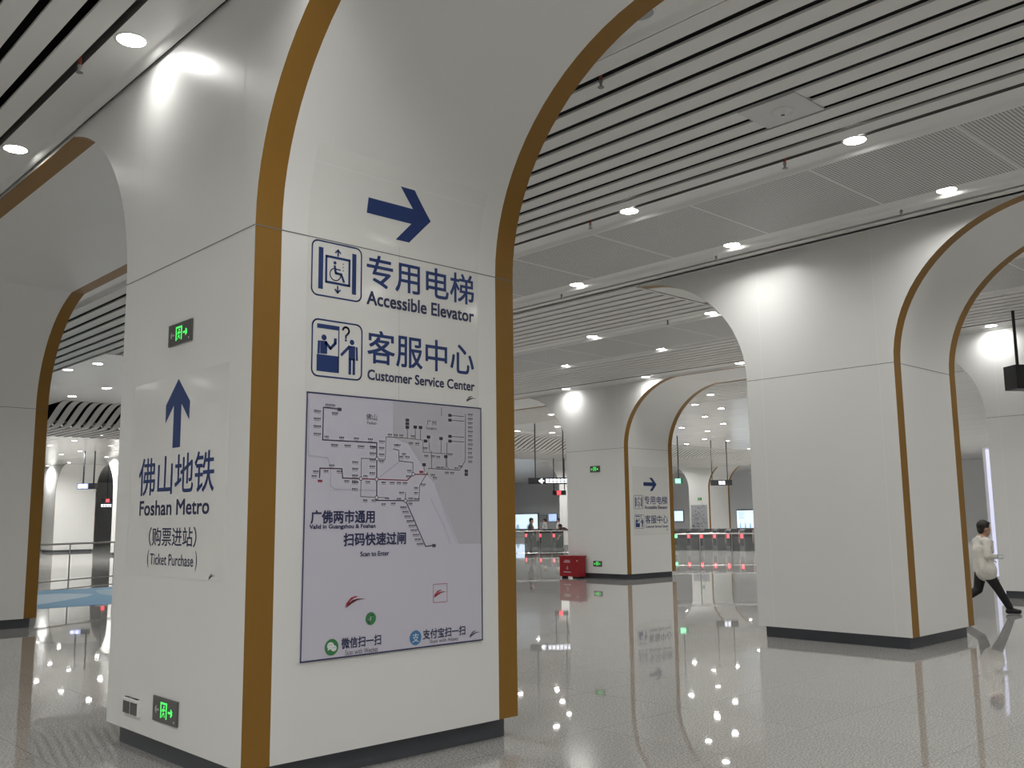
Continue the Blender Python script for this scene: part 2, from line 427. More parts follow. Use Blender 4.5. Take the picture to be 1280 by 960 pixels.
# ------------------------------------------------------------------ downlights
ORD = ['nearest', 'second', 'third', 'fourth', 'fifth', 'sixth', 'seventh', 'eighth', 'ninth', 'tenth', 'eleventh', 'twelfth']
LAMPDATA = {}
def lamp_data(power, spread=150):
    if (power, spread) not in LAMPDATA:
        d = bpy.data.lights.new('downlight_lamp', 'AREA'); d.shape = 'DISK'; d.size = 0.17; d.energy = power
        d.color = (1, 0.985, 0.955); d.spread = math.radians(spread); LAMPDATA[(power, spread)] = d
    return LAMPDATA[(power, spread)]
def downlight_proto(off=False):
    r = thing('downlight', (0, 0, 0), 'x', 'downlight')
    MB().lathe((0, 0, 0), [(0.103, 0.0), (0.122, -0.006), (0.125, 0.0), (0.125, 0.004)], 28).build('trim_ring', PANEL, r, smooth=True)
    MB().lathe((0, 0, 0), [(0.0, -0.001), (0.104, -0.001)], 28).build('lens', mat('unlit_lens', (0.35, 0.36, 0.38), 0.2) if off else LENSM, r)
    return r
DL = None
def downlight(x, y, label, group, lit=True, power=None, z=CZ):
    global DL
    if DL is None: DL = downlight_proto()
    if not lit:
        r = downlight_proto(True); r['label'] = label
    else: r = dup(DL, (0, 0, 0), label, group)
    if group: r['group'] = group
    r.location = (x, y, z-0.001)
    if lit:
        l = bpy.data.objects.new('lamp', lamp_data(power or LAMP_W)); COL.objects.link(l); l.parent = r; l.location = (0, 0, -0.012)
    return r
def row(x, y0, n, where, pitch=2.88, skip=(), power=None):
    for k in range(n):
        if k in skip: continue
        downlight(x, y0+k*pitch, '%s round downlight along the %s' % (ORD[k], where), 'downlights in rows along the ceiling', power=power, z=SZ)
def hidden_row(x, ys, where, power=18):
    for y in ys: downlight(x, y, 'round downlight out of view in the %s' % where, 'downlights behind and above the camera', power=power)
row(2.58, 6.94, 6, 'left strip beside the nearest pillar', power=2.5)
hidden_row(2.58, (-4.7, -1.8, 1.1, 4.05), 'left strip behind the camera', 28)
hidden_row(-1.0, (-4, -1, 2, 5, 8, 11, 14), 'left bay beside the camera', 31)
for x_, y_ in ((-4.3, 24.7), (-5.2, 23.4), (-6.4, 26.9), (-6.5, 36.5), (-4.0, 33.0), (-1.2, 20.0)): hidden_row(x_, (y_,), 'left bay beyond the frame edge', 26)
hidden_row(-4.5, (-4, -1, 2, 5, 8, 11, 14), 'left bay far from the arches', 30)
hidden_row(5.17, (1.2, -1.7, -4.6), 'strip between the arches, added to light the nearest pillar', 20)  # unseen lit lamps added to brighten the nearest pillar's right face
downlight(5.17, 4.08, 'unlit grey downlight disc beside the gold arch edge at top', None, lit=False, z=SZ)
row(8.62, 4.18, 6, 'strip on the near side of the perforated panels')
hidden_row(8.62, (-4.5, -1.6, 1.3), 'middle bay strip to the right')
row(10.78, 4.18, 6, 'strip on the far side of the perforated panels')
hidden_row(10.78, (-4.5, -1.6, 1.3), 'middle bay strip to the right')
row(14.2, 9.81, 6, 'strip beyond the blank pillar')
hidden_row(14.2, (-4.5, -1.6, 1.3, 4.2, 7.0), 'bay behind the blank pillar')
row(16.36, 9.8, 6, 'second strip beyond the blank pillar')
hidden_row(16.36, (-4.5, -1.6, 1.3, 4.2, 7.0), 'bay behind the blank pillar')
row(19.44, 6.9, 7, 'strip above the pillar with the red box', power=9)
hidden_row(19.44, (-1.8, 1.1), 'strip above the right edge pillar', 6)
downlight(19.44, 4.0, 'downlight above the right edge pillar, behind the arch edge', 'downlights in rows along the ceiling', power=1.5, z=SZ)
for i, (x, y) in enumerate(((7.77, 22.0), (7.55, 23.3), (9.26, 28.1), (9.4, 25.9))):
    downlight(x, y, '%s bright downlight in the flat panel beyond the left arch' % ORD[i], 'downlights beyond the left arch', z=CZ-0.012)
def far_row(x, ys, power=165):
    for y in ys: downlight(x, y, 'small distant or added downlight in the far flat ceiling', 'downlights in the far ceiling', power=power)
far_row(23.7, (16.5, 23.2), 60); far_row(25.4, (12.4, 18.3, 24.2), 60); far_row(27.0, (14.3, 18.4, 26.1, 28.4), 60)
far_row(28.75, (20.3, 28.1), 60); far_row(31.5, (15.6, 21.4, 23.4, 27), 90); far_row(33.7, (18, 23.7), 90)
far_row(37.0, (16, 21, 26.2)); far_row(38.7, (19, 26.1, 28.5)); far_row(44.3, (18, 24, 28.5)); far_row(48, (16, 22, 27))
far_row(51.6, (18, 24, 28.8)); far_row(56.5, (20, 26, 36.9)); far_row(56.5, (40.5,))
far_row(14.4, (39.9, 43.1, 46.3)); far_row(16.7, (45, 49.1, 51.8)); far_row(19.3, (42, 46, 52.6, 58.5, 62.2)); far_row(23.9, (3, 6, 9), 30); far_row(26.2, (4, 8), 30); far_row(25, (40, 48, 56, 64)); far_row(50.2, (34.9, 38.7), 60)  # the two weakest rows are added to brighten the right-hand bulkhead
far_row(32, (42, 50, 58)); far_row(40, (40.5, 48, 56, 64)); far_row(48, (44, 52, 62)); far_row(8.4, (34, 40, 48, 58, 68), 60); far_row(59, (44, 54, 66))
if DL is not None:
    for c in list(DL.children): bpy.data.objects.remove(c)
    bpy.data.objects.remove(DL)

# ------------------------------------------------------------------ sprinklers, access plate
def sprinkler(x, y, label):
    r = thing('sprinkler', (x, y, CZ), label, 'sprinkler', 'fire sprinklers in the slatted ceiling')
    MB().tube((x, y, CZ+0.15), (x, y, CZ-0.03), 0.013).build('pipe', mat('red_pipe', (0.30, 0.06, 0.04), 0.4), r)
    MB().lathe((x, y, CZ-0.03), [(0.0, 0.0), (0.02, 0.0), (0.011, -0.035), (0.011, -0.05), (0.028, -0.055), (0.028, -0.06), (0, -0.06)], 12).build('spray_head', mat('sprinkler_metal', (0.25, 0.24, 0.23), 0.35, metal=0.6), r)
for x, y, l in ((2.40, 7.52, 'sprinkler poking down by the left downlight strip'), (5.70, 4.93, 'sprinkler in the first slat gap right of the gold arch'),
                (8.52, 4.90, 'sprinkler beside the light strip below the square access plate'), (8.52, 7.6, 'sprinkler left of the row of perforated panels'),
                (10.97, 4.80, 'sprinkler in the slat gap above the blank pillar'), (10.97, 7.45, 'sprinkler near the left end of the blank pillar top'),
                (10.97, 10.45, 'sprinkler beyond the third downlight of the far strip'), (14.0, 10.63, 'sprinkler seen through the arch left of the blank pillar')):
    sprinkler(x, y, l)
r = thing('access_plate', (7.4, 4.26, CZ), 'square plate with a round detector set into the ceiling slats', 'access plate')
MB().box((7.15, 3.98, CZ-0.012), (7.66, 4.56, CZ+0.02)).build('plate', mat('access_plate_grey', (0.58, 0.58, 0.58), 0.4), r)
MB().lathe((7.42, 4.26, CZ-0.012), [(0.10, 0), (0.095, -0.012), (0.06, -0.014), (0.055, -0.03), (0, -0.034)], 24).build('detector', PANEL, r, smooth=True)
MB().lathe((7.42, 4.26, CZ-0.046), [(0, 0), (0.02, 0), (0.018, 0.012), (0, 0.014)], 12).build('sensor_eye', BLACK, r)

# ------------------------------------------------------------------ signs on the nearest pillar
FA, FB = frameA(X1), frameB(Y1)
def exit_sign(fr, u0, u1, v0, v1, label, sgn=1, group='green lit exit signs', both=False, h=0.012):
    """dark plate with a lit door, running figure and arrow; u grows towards sgn in reading direction"""
    c = fr((u0+u1)/2, (v0+v1)/2, 0)
    r = thing('exit_sign', c, label, 'exit sign', group)
    w = u1-u0; H = v1-v0
    P = lambda a, b: (u0+a*w, v0+b*H)
    MB().prism([P(0, 0), P(1, 0), P(1, 1), P(0, 1)], fr, h).build('housing', mat('exit_plate', (0.10, 0.095, 0.095), 0.18), r)
    mb = MB(); hh = h+0.002
    for a0, a1, b0, b1 in ((0.34, 0.375, 0.18, 0.82), (0.565, 0.60, 0.18, 0.82), (0.34, 0.60, 0.75, 0.82)):
        mb.quad(*[fr(*P(a, b), hh) for a, b in ((a0, b0), (a1, b0), (a1, b1), (a0, b1))])
    mb.build('lit_door', GREEN, r)
    mb = MB(); k = lambda pts: [P(a, b) for a, b in pts]
    disc(mb, P(0.485, 0.66), 0.022*w, fr, hh, 10)
    ribbon(mb, k(((0.475, 0.60), (0.46, 0.42))), 0.045*w, fr, hh)
    ribbon(mb, k(((0.46, 0.42), (0.51, 0.33), (0.50, 0.22))), 0.026*w, fr, hh)
    ribbon(mb, k(((0.46, 0.42), (0.43, 0.28), (0.395, 0.24))), 0.026*w, fr, hh)
    ribbon(mb, k(((0.475, 0.58), (0.53, 0.50), (0.55, 0.55))), 0.018*w, fr, hh)
    ribbon(mb, k(((0.475, 0.58), (0.415, 0.53), (0.405, 0.43))), 0.018*w, fr, hh)
    mb.build('running_figure', GREEN, r)
    def arrow(d, name, m):
        mb = MB(); x0 = 0.63 if d > 0 else 0.30
        q = lambda t: x0+d*t
        ribbon(mb, k(((q(0.01), 0.48), (q(0.17), 0.48))), 0.034*w, fr, hh)
        ribbon(mb, k(((q(0.115), 0.64), (q(0.195), 0.48), (q(0.115), 0.32))), 0.036*w, fr, hh)
        mb.build(name, m, r)
    arrow(1, 'lit_arrow', GREEN)
    if both: arrow(-1, 'lit_arrow', GREEN)
    else: arrow(-1, 'unlit_arrow', mat('unlit_arrow', (0.42, 0.40, 0.40), 0.4))
    mb = MB(); disc(mb, P(0.9, 0.16), 0.02*w, fr, hh, 10); mb.build('test_button', mat('pale_button', (0.6, 0.6, 0.6), 0.4), r)
    return r
exit_sign(FA, 6.638, 6.258, 2.868, 3.023, 'green exit sign high on the nearest pillar above the up arrow')
exit_sign(FA, 6.653, 6.267, 0.275, 0.438, 'green exit sign low on the nearest pillar beside the twin socket')
r = thing('wall_socket', FA(7.02, 0.31), 'twin white electrical socket low on the nearest pillar', 'socket')
MB().prism([(7.165, 0.255), (6.885, 0.255), (6.885, 0.372), (7.165, 0.372)], FA, 0.02).build('surround', mat('socket_white', (0.78, 0.78, 0.77), 0.3), r)
for a, b in ((7.14, 7.035), (7.01, 6.905)):
    MB().prism([(a, 0.265), (b, 0.265), (b, 0.352), (a, 0.352)], FA, 0.026).build('cover', mat('socket_grey', (0.09, 0.09, 0.09), 0.3), r)
    MB().prism([(a+0.006, 0.352), (b-0.006, 0.352), (b-0.006, 0.372), (a+0.006, 0.372)], FA, 0.034).build('hood', mat('socket_white', (0.78, 0.78, 0.77), 0.3), r)

def emblem(fr, u, v, w, name, parent, h, m1, m2=None, sgn=1):
    """small wing-shaped line emblem"""
    mb = MB(); q = lambda a, b: (u+sgn*a*w, v+b*w)
    mb.quad(*[fr(*q(a, b), h) for a, b in ((-0.5, -0.22), (-0.42, -0.05), (-0.22, 0.14), (0.0, 0.2), (0.12, 0.17), (-0.08, 0.12), (-0.24, 0.02), (-0.34, -0.1))])
    o = mb.build(name, m1, parent)
    mb = MB()
    mb.quad(*[fr(*q(a, b), h) for a, b in ((-0.46, -0.26), (-0.2, -0.1), (0.1, 0.03), (0.5, 0.06), (0.12, 0.09), (-0.14, 0.05), (-0.34, -0.08))])
    mb.build(name, m2 or m1, parent)

# --- left face: Foshan Metro
s = thing('metro_entrance_sign', FA(6.45, 1.9), 'clear film on nearest pillar: up arrow, Foshan Metro, Ticket Purchase', 'sign')
MB().prism([(7.224, 1.24), (5.69, 1.24), (5.69, 2.645), (7.224, 2.645)], FA, 0.0012).build('film', FILM, s)
MB().prism([(6.458, 2.618), (6.655, 2.447), (6.652, 2.319), (6.52, 2.437), (6.52, 2.132), (6.398, 2.132), (6.398, 2.437), (6.267, 2.315), (6.262, 2.442)], FA, 0.0025).build('up_arrow', NAVY, s)
text('佛山地铁', FA, 7.085, 5.86, 1.808, 2.085, 'lettering', NAVY, s, 0.008, 0.0025)
text('Foshan Metro', FA, 7.05, 5.917, 1.663, 1.772, 'lettering', DNAVY, s, 0.028, 0.0025)
text('（购票进站）', FA, 6.86, 6.09, 1.448, 1.582, 'lettering', DNAVY, s, 0.008, 0.0025)
text('(', FA, 6.875, 6.845, 1.293, 1.422, 'lettering', DNAVY, s, 0, 0.0025)
text('Ticket Purchase', FA, 6.825, 6.125, 1.318, 1.396, 'lettering', DNAVY, s, 0.008, 0.0025)
text(')', FA, 6.10, 6.07, 1.293, 1.422, 'lettering', DNAVY, s, 0, 0.0025)
emblem(FA, 5.85, 1.265, 0.09, 'emblem', s, 0.0025, INK, INK, -1)

# --- right face: arrow, elevator, service centre
def lift_pictogram(fr, u0, u1, v0, v1, parent, h):
    w = u1-u0; H = v1-v0; P = lambda a, b: (u0+a*w, v0+b*H); k = lambda pts: [P(a, b) for a, b in pts]
    mb = MB(); ribbon(mb, rrect(u0+0.004, u1-0.004, v0+0.004, v1-0.004, 0.045), 0.0105, fr, h)
    def bar(a0, a1, b0, b1): mb.quad(*[fr(*P(a, b), h) for a, b in ((a0, b0), (a1, b0), (a1, b1), (a0, b1))])
    bar(0.135, 0.225, 0.125, 0.875); bar(0.80, 0.885, 0.125, 0.875)
    for a in (((0.285, 0.27), (0.285, 0.735), (0.745, 0.735), (0.745, 0.27), (0.285, 0.27)),): ribbon(mb, k(a), 0.042*w, fr, h)
    for b0, b1, d in ((0.775, 0.885, 1), (0.22, 0.105, -1)):
        ribbon(mb, k(((0.515, b0), (0.515, b1))), 0.03*w, fr, h)
        ribbon(mb, k(((0.465, b1-d*0.055), (0.515, b1), (0.565, b1-d*0.055))), 0.026*w, fr, h)
    disc(mb, P(0.455, 0.64), 0.03*w, fr, h, 12)
    ribbon(mb, k(((0.45, 0.58), (0.475, 0.455), (0.585, 0.45), (0.635, 0.325))), 0.042*w, fr, h)
    ribbon(mb, k(((0.46, 0.53), (0.56, 0.525))), 0.024*w, fr, h)
    ribbon(mb, arc(P(0.465, 0.43), 0.105*w, 110, 365, 20), 0.018*w, fr, h)
    for b in (0.645, 0.585, 0.525): disc(mb, P(0.62, b), 0.012*w, fr, h, 8)
    mb.build('pictogram', NAVY, parent)
def service_pictogram(fr, u0, u1, v0, v1, parent, h):
    w = u1-u0; H = v1-v0; P = lambda a, b: (u0+a*w, v0+b*H); k = lambda pts: [P(a, b) for a, b in pts]
    mb = MB(); ribbon(mb, rrect(u0+0.004, u1-0.004, v0+0.004, v1-0.004, 0.045), 0.0105, fr, h)
    def bar(a0, a1, b0, b1): mb.quad(*[fr(*P(a, b), h) for a, b in ((a0, b0), (a1, b0), (a1, b1), (a0, b1))])
    bar(0.10, 0.535, 0.84, 0.915); bar(0.515, 0.535, 0.1, 0.86); bar(0.10, 0.535, 0.095, 0.385)
    disc(mb, P(0.235, 0.685), 0.05*w, fr, h, 14)
    mb.quad(*[fr(*P(a, b), h) for a, b in ((0.165, 0.40), (0.30, 0.405), (0.30, 0.625), (0.165, 0.625))])
    ribbon(mb, k(((0.14, 0.605), (0.135, 0.41))), 0.045*w, fr, h)
    ribbon(mb, k(((0.27, 0.60), (0.365, 0.51), (0.455, 0.605))), 0.05*w, fr, h)
    bar(0.43, 0.485, 0.59, 0.695)
    ribbon(mb, arc(P(0.665, 0.855), 0.062*w, 170, -40, 14)+k(((0.665, 0.765), (0.665, 0.725))), 0.034*w, fr, h)
    disc(mb, P(0.665, 0.685), 0.021*w, fr, h, 10)
    disc(mb, P(0.79, 0.665), 0.047*w, fr, h, 14)
    mb.quad(*[fr(*P(a, b), h) for a, b in ((0.725, 0.345), (0.855, 0.345), (0.855, 0.60), (0.725, 0.60))])
    ribbon(mb, k(((0.735, 0.58), (0.585, 0.425))), 0.05*w, fr, h)
    ribbon(mb, k(((0.885, 0.575), (0.893, 0.365))), 0.042*w, fr, h)
    ribbon(mb, k(((0.752, 0.36), (0.752, 0.11))), 0.052*w, fr, h); ribbon(mb, k(((0.832, 0.36), (0.832, 0.11))), 0.052*w, fr, h)
    mb.build('pictogram', NAVY, parent)
def way_sign(fr, T, label, film):
    """T maps sign coordinates (metres on the nearest pillar's face) to this pillar's face"""
    f2 = lambda u, v, h=0.0: fr(*T(u, v), h)
    s = thing('wayfinding_sign', f2(4.0, 3.0), label, 'sign')
    mb = MB(); n = 14
    for k in range(n):      # the film bends with the start of the arch
        a = film[0]+(film[1]-film[0])*k/n; b = film[0]+(film[1]-film[0])*(k+1)/n
        mb.quad(f2(3.225, a, .0012), f2(4.735, a, .0012), f2(4.735, b, .0012), f2(3.225, b, .0012))
    mb.build('film', FILM, s, smooth=True)
    mb = MB(); N = 28; lo, hi = 3.612, 3.988
    def span(v):            # left and right edges of the arrow at height v, as one or two pieces
        tip = (4.246, 3.803); out = []
        head = lambda q: (4.065+(4.246-4.065)*(q-3.612)/(3.803-3.612)) if q < 3.803 else (4.246-(4.246-4.061)*(q-3.803)/(3.988-3.803))
        inner = lambda q: (3.948+(4.074-3.948)*(q-3.615)/(3.752-3.615)) if q < 3.803 else (4.069-(4.069-3.934)*(q-3.86)/(3.988-3.86))
        return (3.682 if 3.751 <= v <= 3.858 else inner(v)), head(v)
    cuts = sorted(set([lo+(hi-lo)*k/N for k in range(N+1)]+[3.751, 3.858, 3.803]))
    for a, b in zip(cuts, cuts[1:]):
        m_ = (a+b)/2; la, ra = span(a+1e-5); lb, rb = span(b-1e-5)
        if 3.751 <= m_ <= 3.858: la = lb = 3.682
        mb.quad(f2(la, a, .0026), f2(ra, a, .0026), f2(rb, b, .0026), f2(lb, b, .0026))
    mb.build('right_arrow', NAVY, s)
    lift_pictogram(f2, 3.258, 3.66, 3.103, 3.487, s, 0.0026)
    service_pictogram(f2, 3.27, 3.67, 2.556, 2.946, s, 0.0026)
    text('专用电梯', f2, 3.70, 4.69, 3.232, 3.466, 'lettering', NAVY, s, 0.011, 0.0026)
    text('Accessible Elevator', f2, 3.702, 4.689, 3.100, 3.200, 'lettering', DNAVY, s, 0.028, 0.0026)
    text('客服中心', f2, 3.712, 4.686, 2.688, 2.925, 'lettering', NAVY, s, 0.011, 0.0026)
    text('Customer Service Center', f2, 3.715, 4.692, 2.571, 2.645, 'lettering', DNAVY, s, 0.028, 0.0026)
    emblem(f2, 4.66, 2.51, 0.11, 'emblem', s, 0.0026, INK)
    return s
way_sign(FB, lambda u, v: (u, v), 'large arrow sign on nearest pillar: Accessible Elevator, Customer Service Center', (2.452, 4.12))
# the same sign on the distant pillar
FB3 = frameB(16.5702)
way_sign(FB3, lambda u, v: (20.045+(u-3.258)*1.02, 1.338+(v-2.556)*0.96), 'small far arrow sign on the pillar with the red box', (2.36, 4.3))

# --- metro map poster
WASH = mat('poster_lavender_paper', (0.575, 0.565, 0.66), 0.42)
mb = MB(); z = [2.45, 3.0, 3.5, 3.6, 3.7]
for a, b in zip(z, z[1:]): mb.quad(FB(3.981, a, .0015), FB(3.985, a, .0015), FB(3.985, b, .0015), FB(3.981, b, .0015))
mb.build('panel_joint', mat('faint_joint', (0.55, 0.55, 0.54), 0.3), P1)
p = thing('metro_map_poster', FB(3.98, 1.59), 'metro line map poster with scan payment notices under the elevator sign', 'poster')
MB().prism([(3.222, 0.731), (4.747, 0.731), (4.747, 2.447), (3.235, 2.447)], FB, 0.012).build('board', WASH, p)
mb = MB(); ribbon(mb, [(3.226, 0.735), (4.743, 0.735), (4.743, 2.443), (3.239, 2.443), (3.226, 0.735)], 0.0095, FB, 0.0135); mb.build('border', DNAVY, p)
mb = MB(); mb.quad(*[FB(a, b, 0.0128) for a, b in ((3.926, 2.437), (4.737, 2.437), (4.735, 1.43), (4.52, 1.433), (4.30, 1.865), (4.22, 1.93), (4.16, 2.02), (4.06, 2.14), (3.926, 2.18))])
mb.build('map_region', mat('map_grey_wash', (0.475, 0.475, 0.53), 0.45), p)
RIV = mat('map_river_blue', (0.47, 0.49, 0.58), 0.45); mb = MB()
for q in (((3.25, 2.40), (3.255, 2.03), (3.40, 2.02), (3.425, 1.97), (3.425, 1.84), (3.46, 1.815), (3.79, 1.812)), ((3.81, 1.9), (3.90, 1.96), (4.05, 2.06)), ((4.26, 1.76), (4.38, 1.57), (4.44, 1.44)), ((4.30, 1.86), (4.42, 1.60), (4.50, 1.44))):
    mb = MB(); ribbon(mb, q, 0.008, FB, 0.0134); mb.build('map_river', RIV, p)
def uv1(X, Y):  # map layout grid (a unit is about 6 mm)
    return X, Y
LINES = [('map_line_navy', (0.055, 0.055, 0.095), 0.0075, [[(3.47, 2.35), (3.362, 2.352), (3.36, 2.137), (3.789, 2.138), (3.793, 1.745), (4.037, 1.744), (4.215, 1.425), (4.27, 1.428)]]),
         ('map_line_maroon', (0.10, 0.055, 0.07), 0.0075, [[(3.341, 1.89), (3.343, 1.951), (3.511, 1.952), (3.518, 1.891), (3.64, 1.889)]]),
         ('map_line_red', (0.26, 0.055, 0.075), 0.007, [[(3.64, 1.889), (4.05, 1.886), (4.103, 1.929)], [(4.12, 1.930), (4.235, 1.932)]]),
         ('map_line_olive', (0.22, 0.22, 0.19), 0.005, [[(3.793, 2.027), (3.862, 2.027), (3.866, 2.182), (4.05, 2.182), (4.19, 2.175), (4.19, 2.09), (4.42, 2.085)], [(3.793, 2.027), (3.665, 2.027), (3.662, 1.77), (3.79, 1.765), (3.88, 1.764)]]),
         ('map_line_grey', (0.18, 0.18, 0.20), 0.006, [[(4.265, 2.10), (4.268, 1.975)], [(4.41, 2.165), (4.41, 2.0), (4.425, 1.975)], [(4.24, 1.975), (4.53, 1.97), (4.585, 2.04), (4.59, 2.39)], [(4.23, 1.945), (4.16, 1.85), (4.155, 1.745), (4.04, 1.742)], [(3.93, 2.10), (3.975, 2.095), (3.98, 2.02), (4.10, 2.012), (4.10, 1.93)], [(4.036, 1.746), (4.036, 1.80)]])]
for nm, c, w, segs in LINES:
    mb = MB()
    for q in segs: ribbon(mb, q, w, FB, 0.0136)
    mb.build('map_line', mat(nm, c, 0.45), p)
BLK = [(3.486, 2.347), (4.05, 2.31), (4.05, 2.285), (4.05, 2.26), (4.12, 2.265), (4.167, 2.265), (4.24, 2.2), (4.213, 2.17), (4.355, 2.195), (4.40, 2.065), (4.20, 2.0), (4.44, 2.37), (4.44, 2.335), (4.44, 2.215), (4.44, 2.18), (4.595, 1.965), (4.595, 1.94), (4.29, 1.428)]
TAGG, TAGR = mat('map_tag_grey', (0.06, 0.06, 0.075), 0.5), mat('map_tag_red', (0.33, 0.04, 0.07), 0.5)
for a, b in BLK: MB().quad(*[FB(a+x, b+y, 0.0138) for x, y in ((-0.016, -0.011), (0.016, -0.011), (0.016, 0.011), (-0.016, 0.011))]).build('line_number_tag', TAGG, p)
for q in (((4.05, 2.25), (4.05, 2.18)), ((4.12, 2.255), (4.12, 2.18)), ((4.167, 2.255), (4.167, 2.18)), ((4.24, 2.19), (4.25, 2.10)), ((4.355, 2.185), (4.355, 2.09)), ((4.40, 2.055), (4.40, 1.975)), ((4.20, 1.99), (4.20, 1.935)),
          ((4.45, 2.37), (4.575, 2.37)), ((4.45, 2.335), (4.575, 2.335)), ((4.45, 2.215), (4.575, 2.215)), ((4.45, 2.18), (4.575, 2.18))):
    mb = MB(); ribbon(mb, q, 0.004, FB, 0.0137); mb.build('tag_stem', TAGG, p)
for a, b in ((3.345, 1.868), (4.175, 1.948)):
    o = MB().quad(*[FB(a+x, b+y, 0.0139) for x, y in ((-0.017, -0.008), (0.017, -0.008), (0.017, 0.008), (-0.017, 0.008))]).build('line_number_tag', TAGR, p); o['label'] = 'small red line number tag'
mb = MB()
for a, b in ((3.662, 1.89), (3.791, 1.888), (3.791, 1.764), (3.793, 2.027), (4.036, 1.744), (4.103, 1.93)):
    mb = MB(); ribbon(mb, arc((a, b), 0.013, 0, 360, 14), 0.004, FB, 0.0143); mb.cur = 1; disc(mb, (a, b), 0.0125, FB, 0.0141, 14); mb.build('interchange_ring', [INK, WASH], p)
mb = MB(); rr = random.Random(3)
def lab(a, b, w): # a station name too small to read: rows of tiny strokes
    x = a-w/2
    while x < a+w/2:
        q = rr.uniform(0.006, 0.01); mb.quad(*[FB(x+i, b+j, 0.0137) for i, j in ((0, -0.0055), (q*0.75, -0.0055), (q*0.75, 0.0055), (0, 0.0055))]); x += q+0.0015
    mb.quad(*[FB(i, j, 0.0137) for i, j in ((a-w/2, b-0.0135), (a+w/2, b-0.0135), (a+w/2, b-0.0115), (a-w/2, b-0.0115))])
for k in range(4): lab(3.315, 2.325-0.05*k, 0.05)
lab(3.41, 2.372, 0.07); lab(3.45, 2.32, 0.045)
for i in range(4): lab(3.39+i*0.115, 2.16, 0.035); lab(3.45+i*0.105, 2.108, 0.05)
for i in range(5): lab(3.755, 2.11-0.045*i, 0.045); lab(3.615, 2.0-0.045*i, 0.045)
for i in range(4): lab(3.83, 2.15-0.045*i, 0.04)
for a, b in ((3.31, 1.93), (3.30, 1.90), (3.39, 1.935), (3.43, 1.972), (3.49, 1.935), (3.55, 1.872), (3.61, 1.872), (3.72, 1.87), (3.85, 1.868), (3.92, 1.868), (3.98, 1.868), (4.03, 1.868), (3.70, 1.908), (4.06, 1.915), (4.07, 1.955), (3.70, 1.745), (3.77, 1.745), (3.85, 1.72), (3.88, 1.76), (3.93, 1.725), (3.98, 1.757), (4.08, 1.76), (4.13, 1.757), (4.08, 1.725), (4.0, 1.80), (4.13, 1.80), (4.13, 1.835), (4.19, 1.86), (4.28, 1.93), (4.30, 1.91), (4.33, 1.985), (4.37, 1.985), (4.41, 1.95), (4.46, 1.95), (4.50, 1.985), (4.54, 2.0), (4.10, 2.20), (4.08, 2.15), (4.14, 2.15), (4.21, 2.12), (4.22, 2.065), (4.28, 2.065), (4.33, 2.062), (4.44, 2.085), (4.00, 2.20), (3.95, 2.2), (3.90, 2.2)): lab(a, b, 0.036)
for i in range(12): lab(4.635, 2.39-0.032*i, 0.04)
for i in range(9): lab(4.02+0.018*i-0.0, 1.70-0.032*i, 0.055)
for a, b in ((4.02, 2.07), (4.05, 2.05), (3.97, 2.13), (3.95, 2.13), (4.0, 2.05)): lab(a, b, 0.03)
o = mb.build('station_label', INK, p); o['kind'] = 'stuff'
text('佛山', FB, 3.70, 3.79, 2.292, 2.335, 'lettering', INK, p, 0, 0.0138); text('Foshan', FB, 3.71, 3.785, 2.262, 2.283, 'lettering', INK, p, 0, 0.0138)
text('广州', FB, 4.225, 4.31, 2.285, 2.325, 'lettering', INK, p, 0, 0.0138); text('Guangzhou', FB, 4.215, 4.315, 2.25, 2.275, 'lettering', INK, p, 0, 0.0138)
mb = MB(); ribbon(mb, ((4.36, 2.42), (4.36, 2.36)), 0.004, FB, 0.0138); mb.build('north_arrow', INK, p)
text('广佛两市通用', FB, 3.28, 3.778, 1.592, 1.680, 'lettering', DNAVY, p, 0.026, 0.0138)
text('Valid in Guangzhou & Foshan', FB, 3.272, 3.785, 1.552, 1.588, 'lettering', DNAVY, p, 0.03, 0.0138)
text('扫码快速过闸', FB, 3.531, 4.042, 1.443, 1.530, 'lettering', DNAVY, p, 0.026, 0.0138)
text('Scan to Enter', FB, 3.664, 3.90, 1.372, 1.405, 'lettering', DNAVY, p, 0.03, 0.0138)
text('微信扫一扫', FB, 3.525, 3.838, 0.785, 0.856, 'lettering', DNAVY, p, 0.02, 0.0138)
text('Scan with Wechat', FB, 3.555, 3.813, 0.744, 0.777, 'lettering', INK, p, 0.0, 0.0138)
text('支付宝扫一扫', FB, 4.191, 4.578, 0.785, 0.853, 'lettering', DNAVY, p, 0.02, 0.0138)
text('Scan with Alipay', FB, 4.255, 4.51, 0.748, 0.778, 'lettering', INK, p, 0.0, 0.0138)
REDM = mat('emblem_red', (0.35, 0.015, 0.03), 0.4)
emblem(FB, 3.63, 1.085, 0.165, 'emblem', p, 0.0139, REDM, mat('emblem_dark', (0.12, 0.02, 0.03), 0.4))
mb = MB(); ribbon(mb, [(4.285, 1.03), (4.41, 1.03), (4.41, 1.158), (4.285, 1.158), (4.285, 1.03)], 0.003, FB, 0.0137); mb.build('emblem_frame', REDM, p)
emblem(FB, 4.347, 1.093, 0.12, 'emblem', p, 0.0139, REDM)
emblem(FB, 4.67, 0.785, 0.11, 'emblem', p, 0.0139, INK)
LGREEN = mat('icon_green', (0.045, 0.22, 0.075), 0.4); PALE = mat('icon_pale', (0.72, 0.74, 0.76), 0.4)
i1 = MB(); disc(i1, (3.451, 0.806), 0.052, FB, 0.0138, 28); i1 = i1.build('green_icon', LGREEN, p)
mb = MB(); disc(mb, (3.443, 0.815), 0.026, FB, 0.0142, 18, 0.023); disc(mb, (3.467, 0.798), 0.022, FB, 0.0143, 18, 0.019)
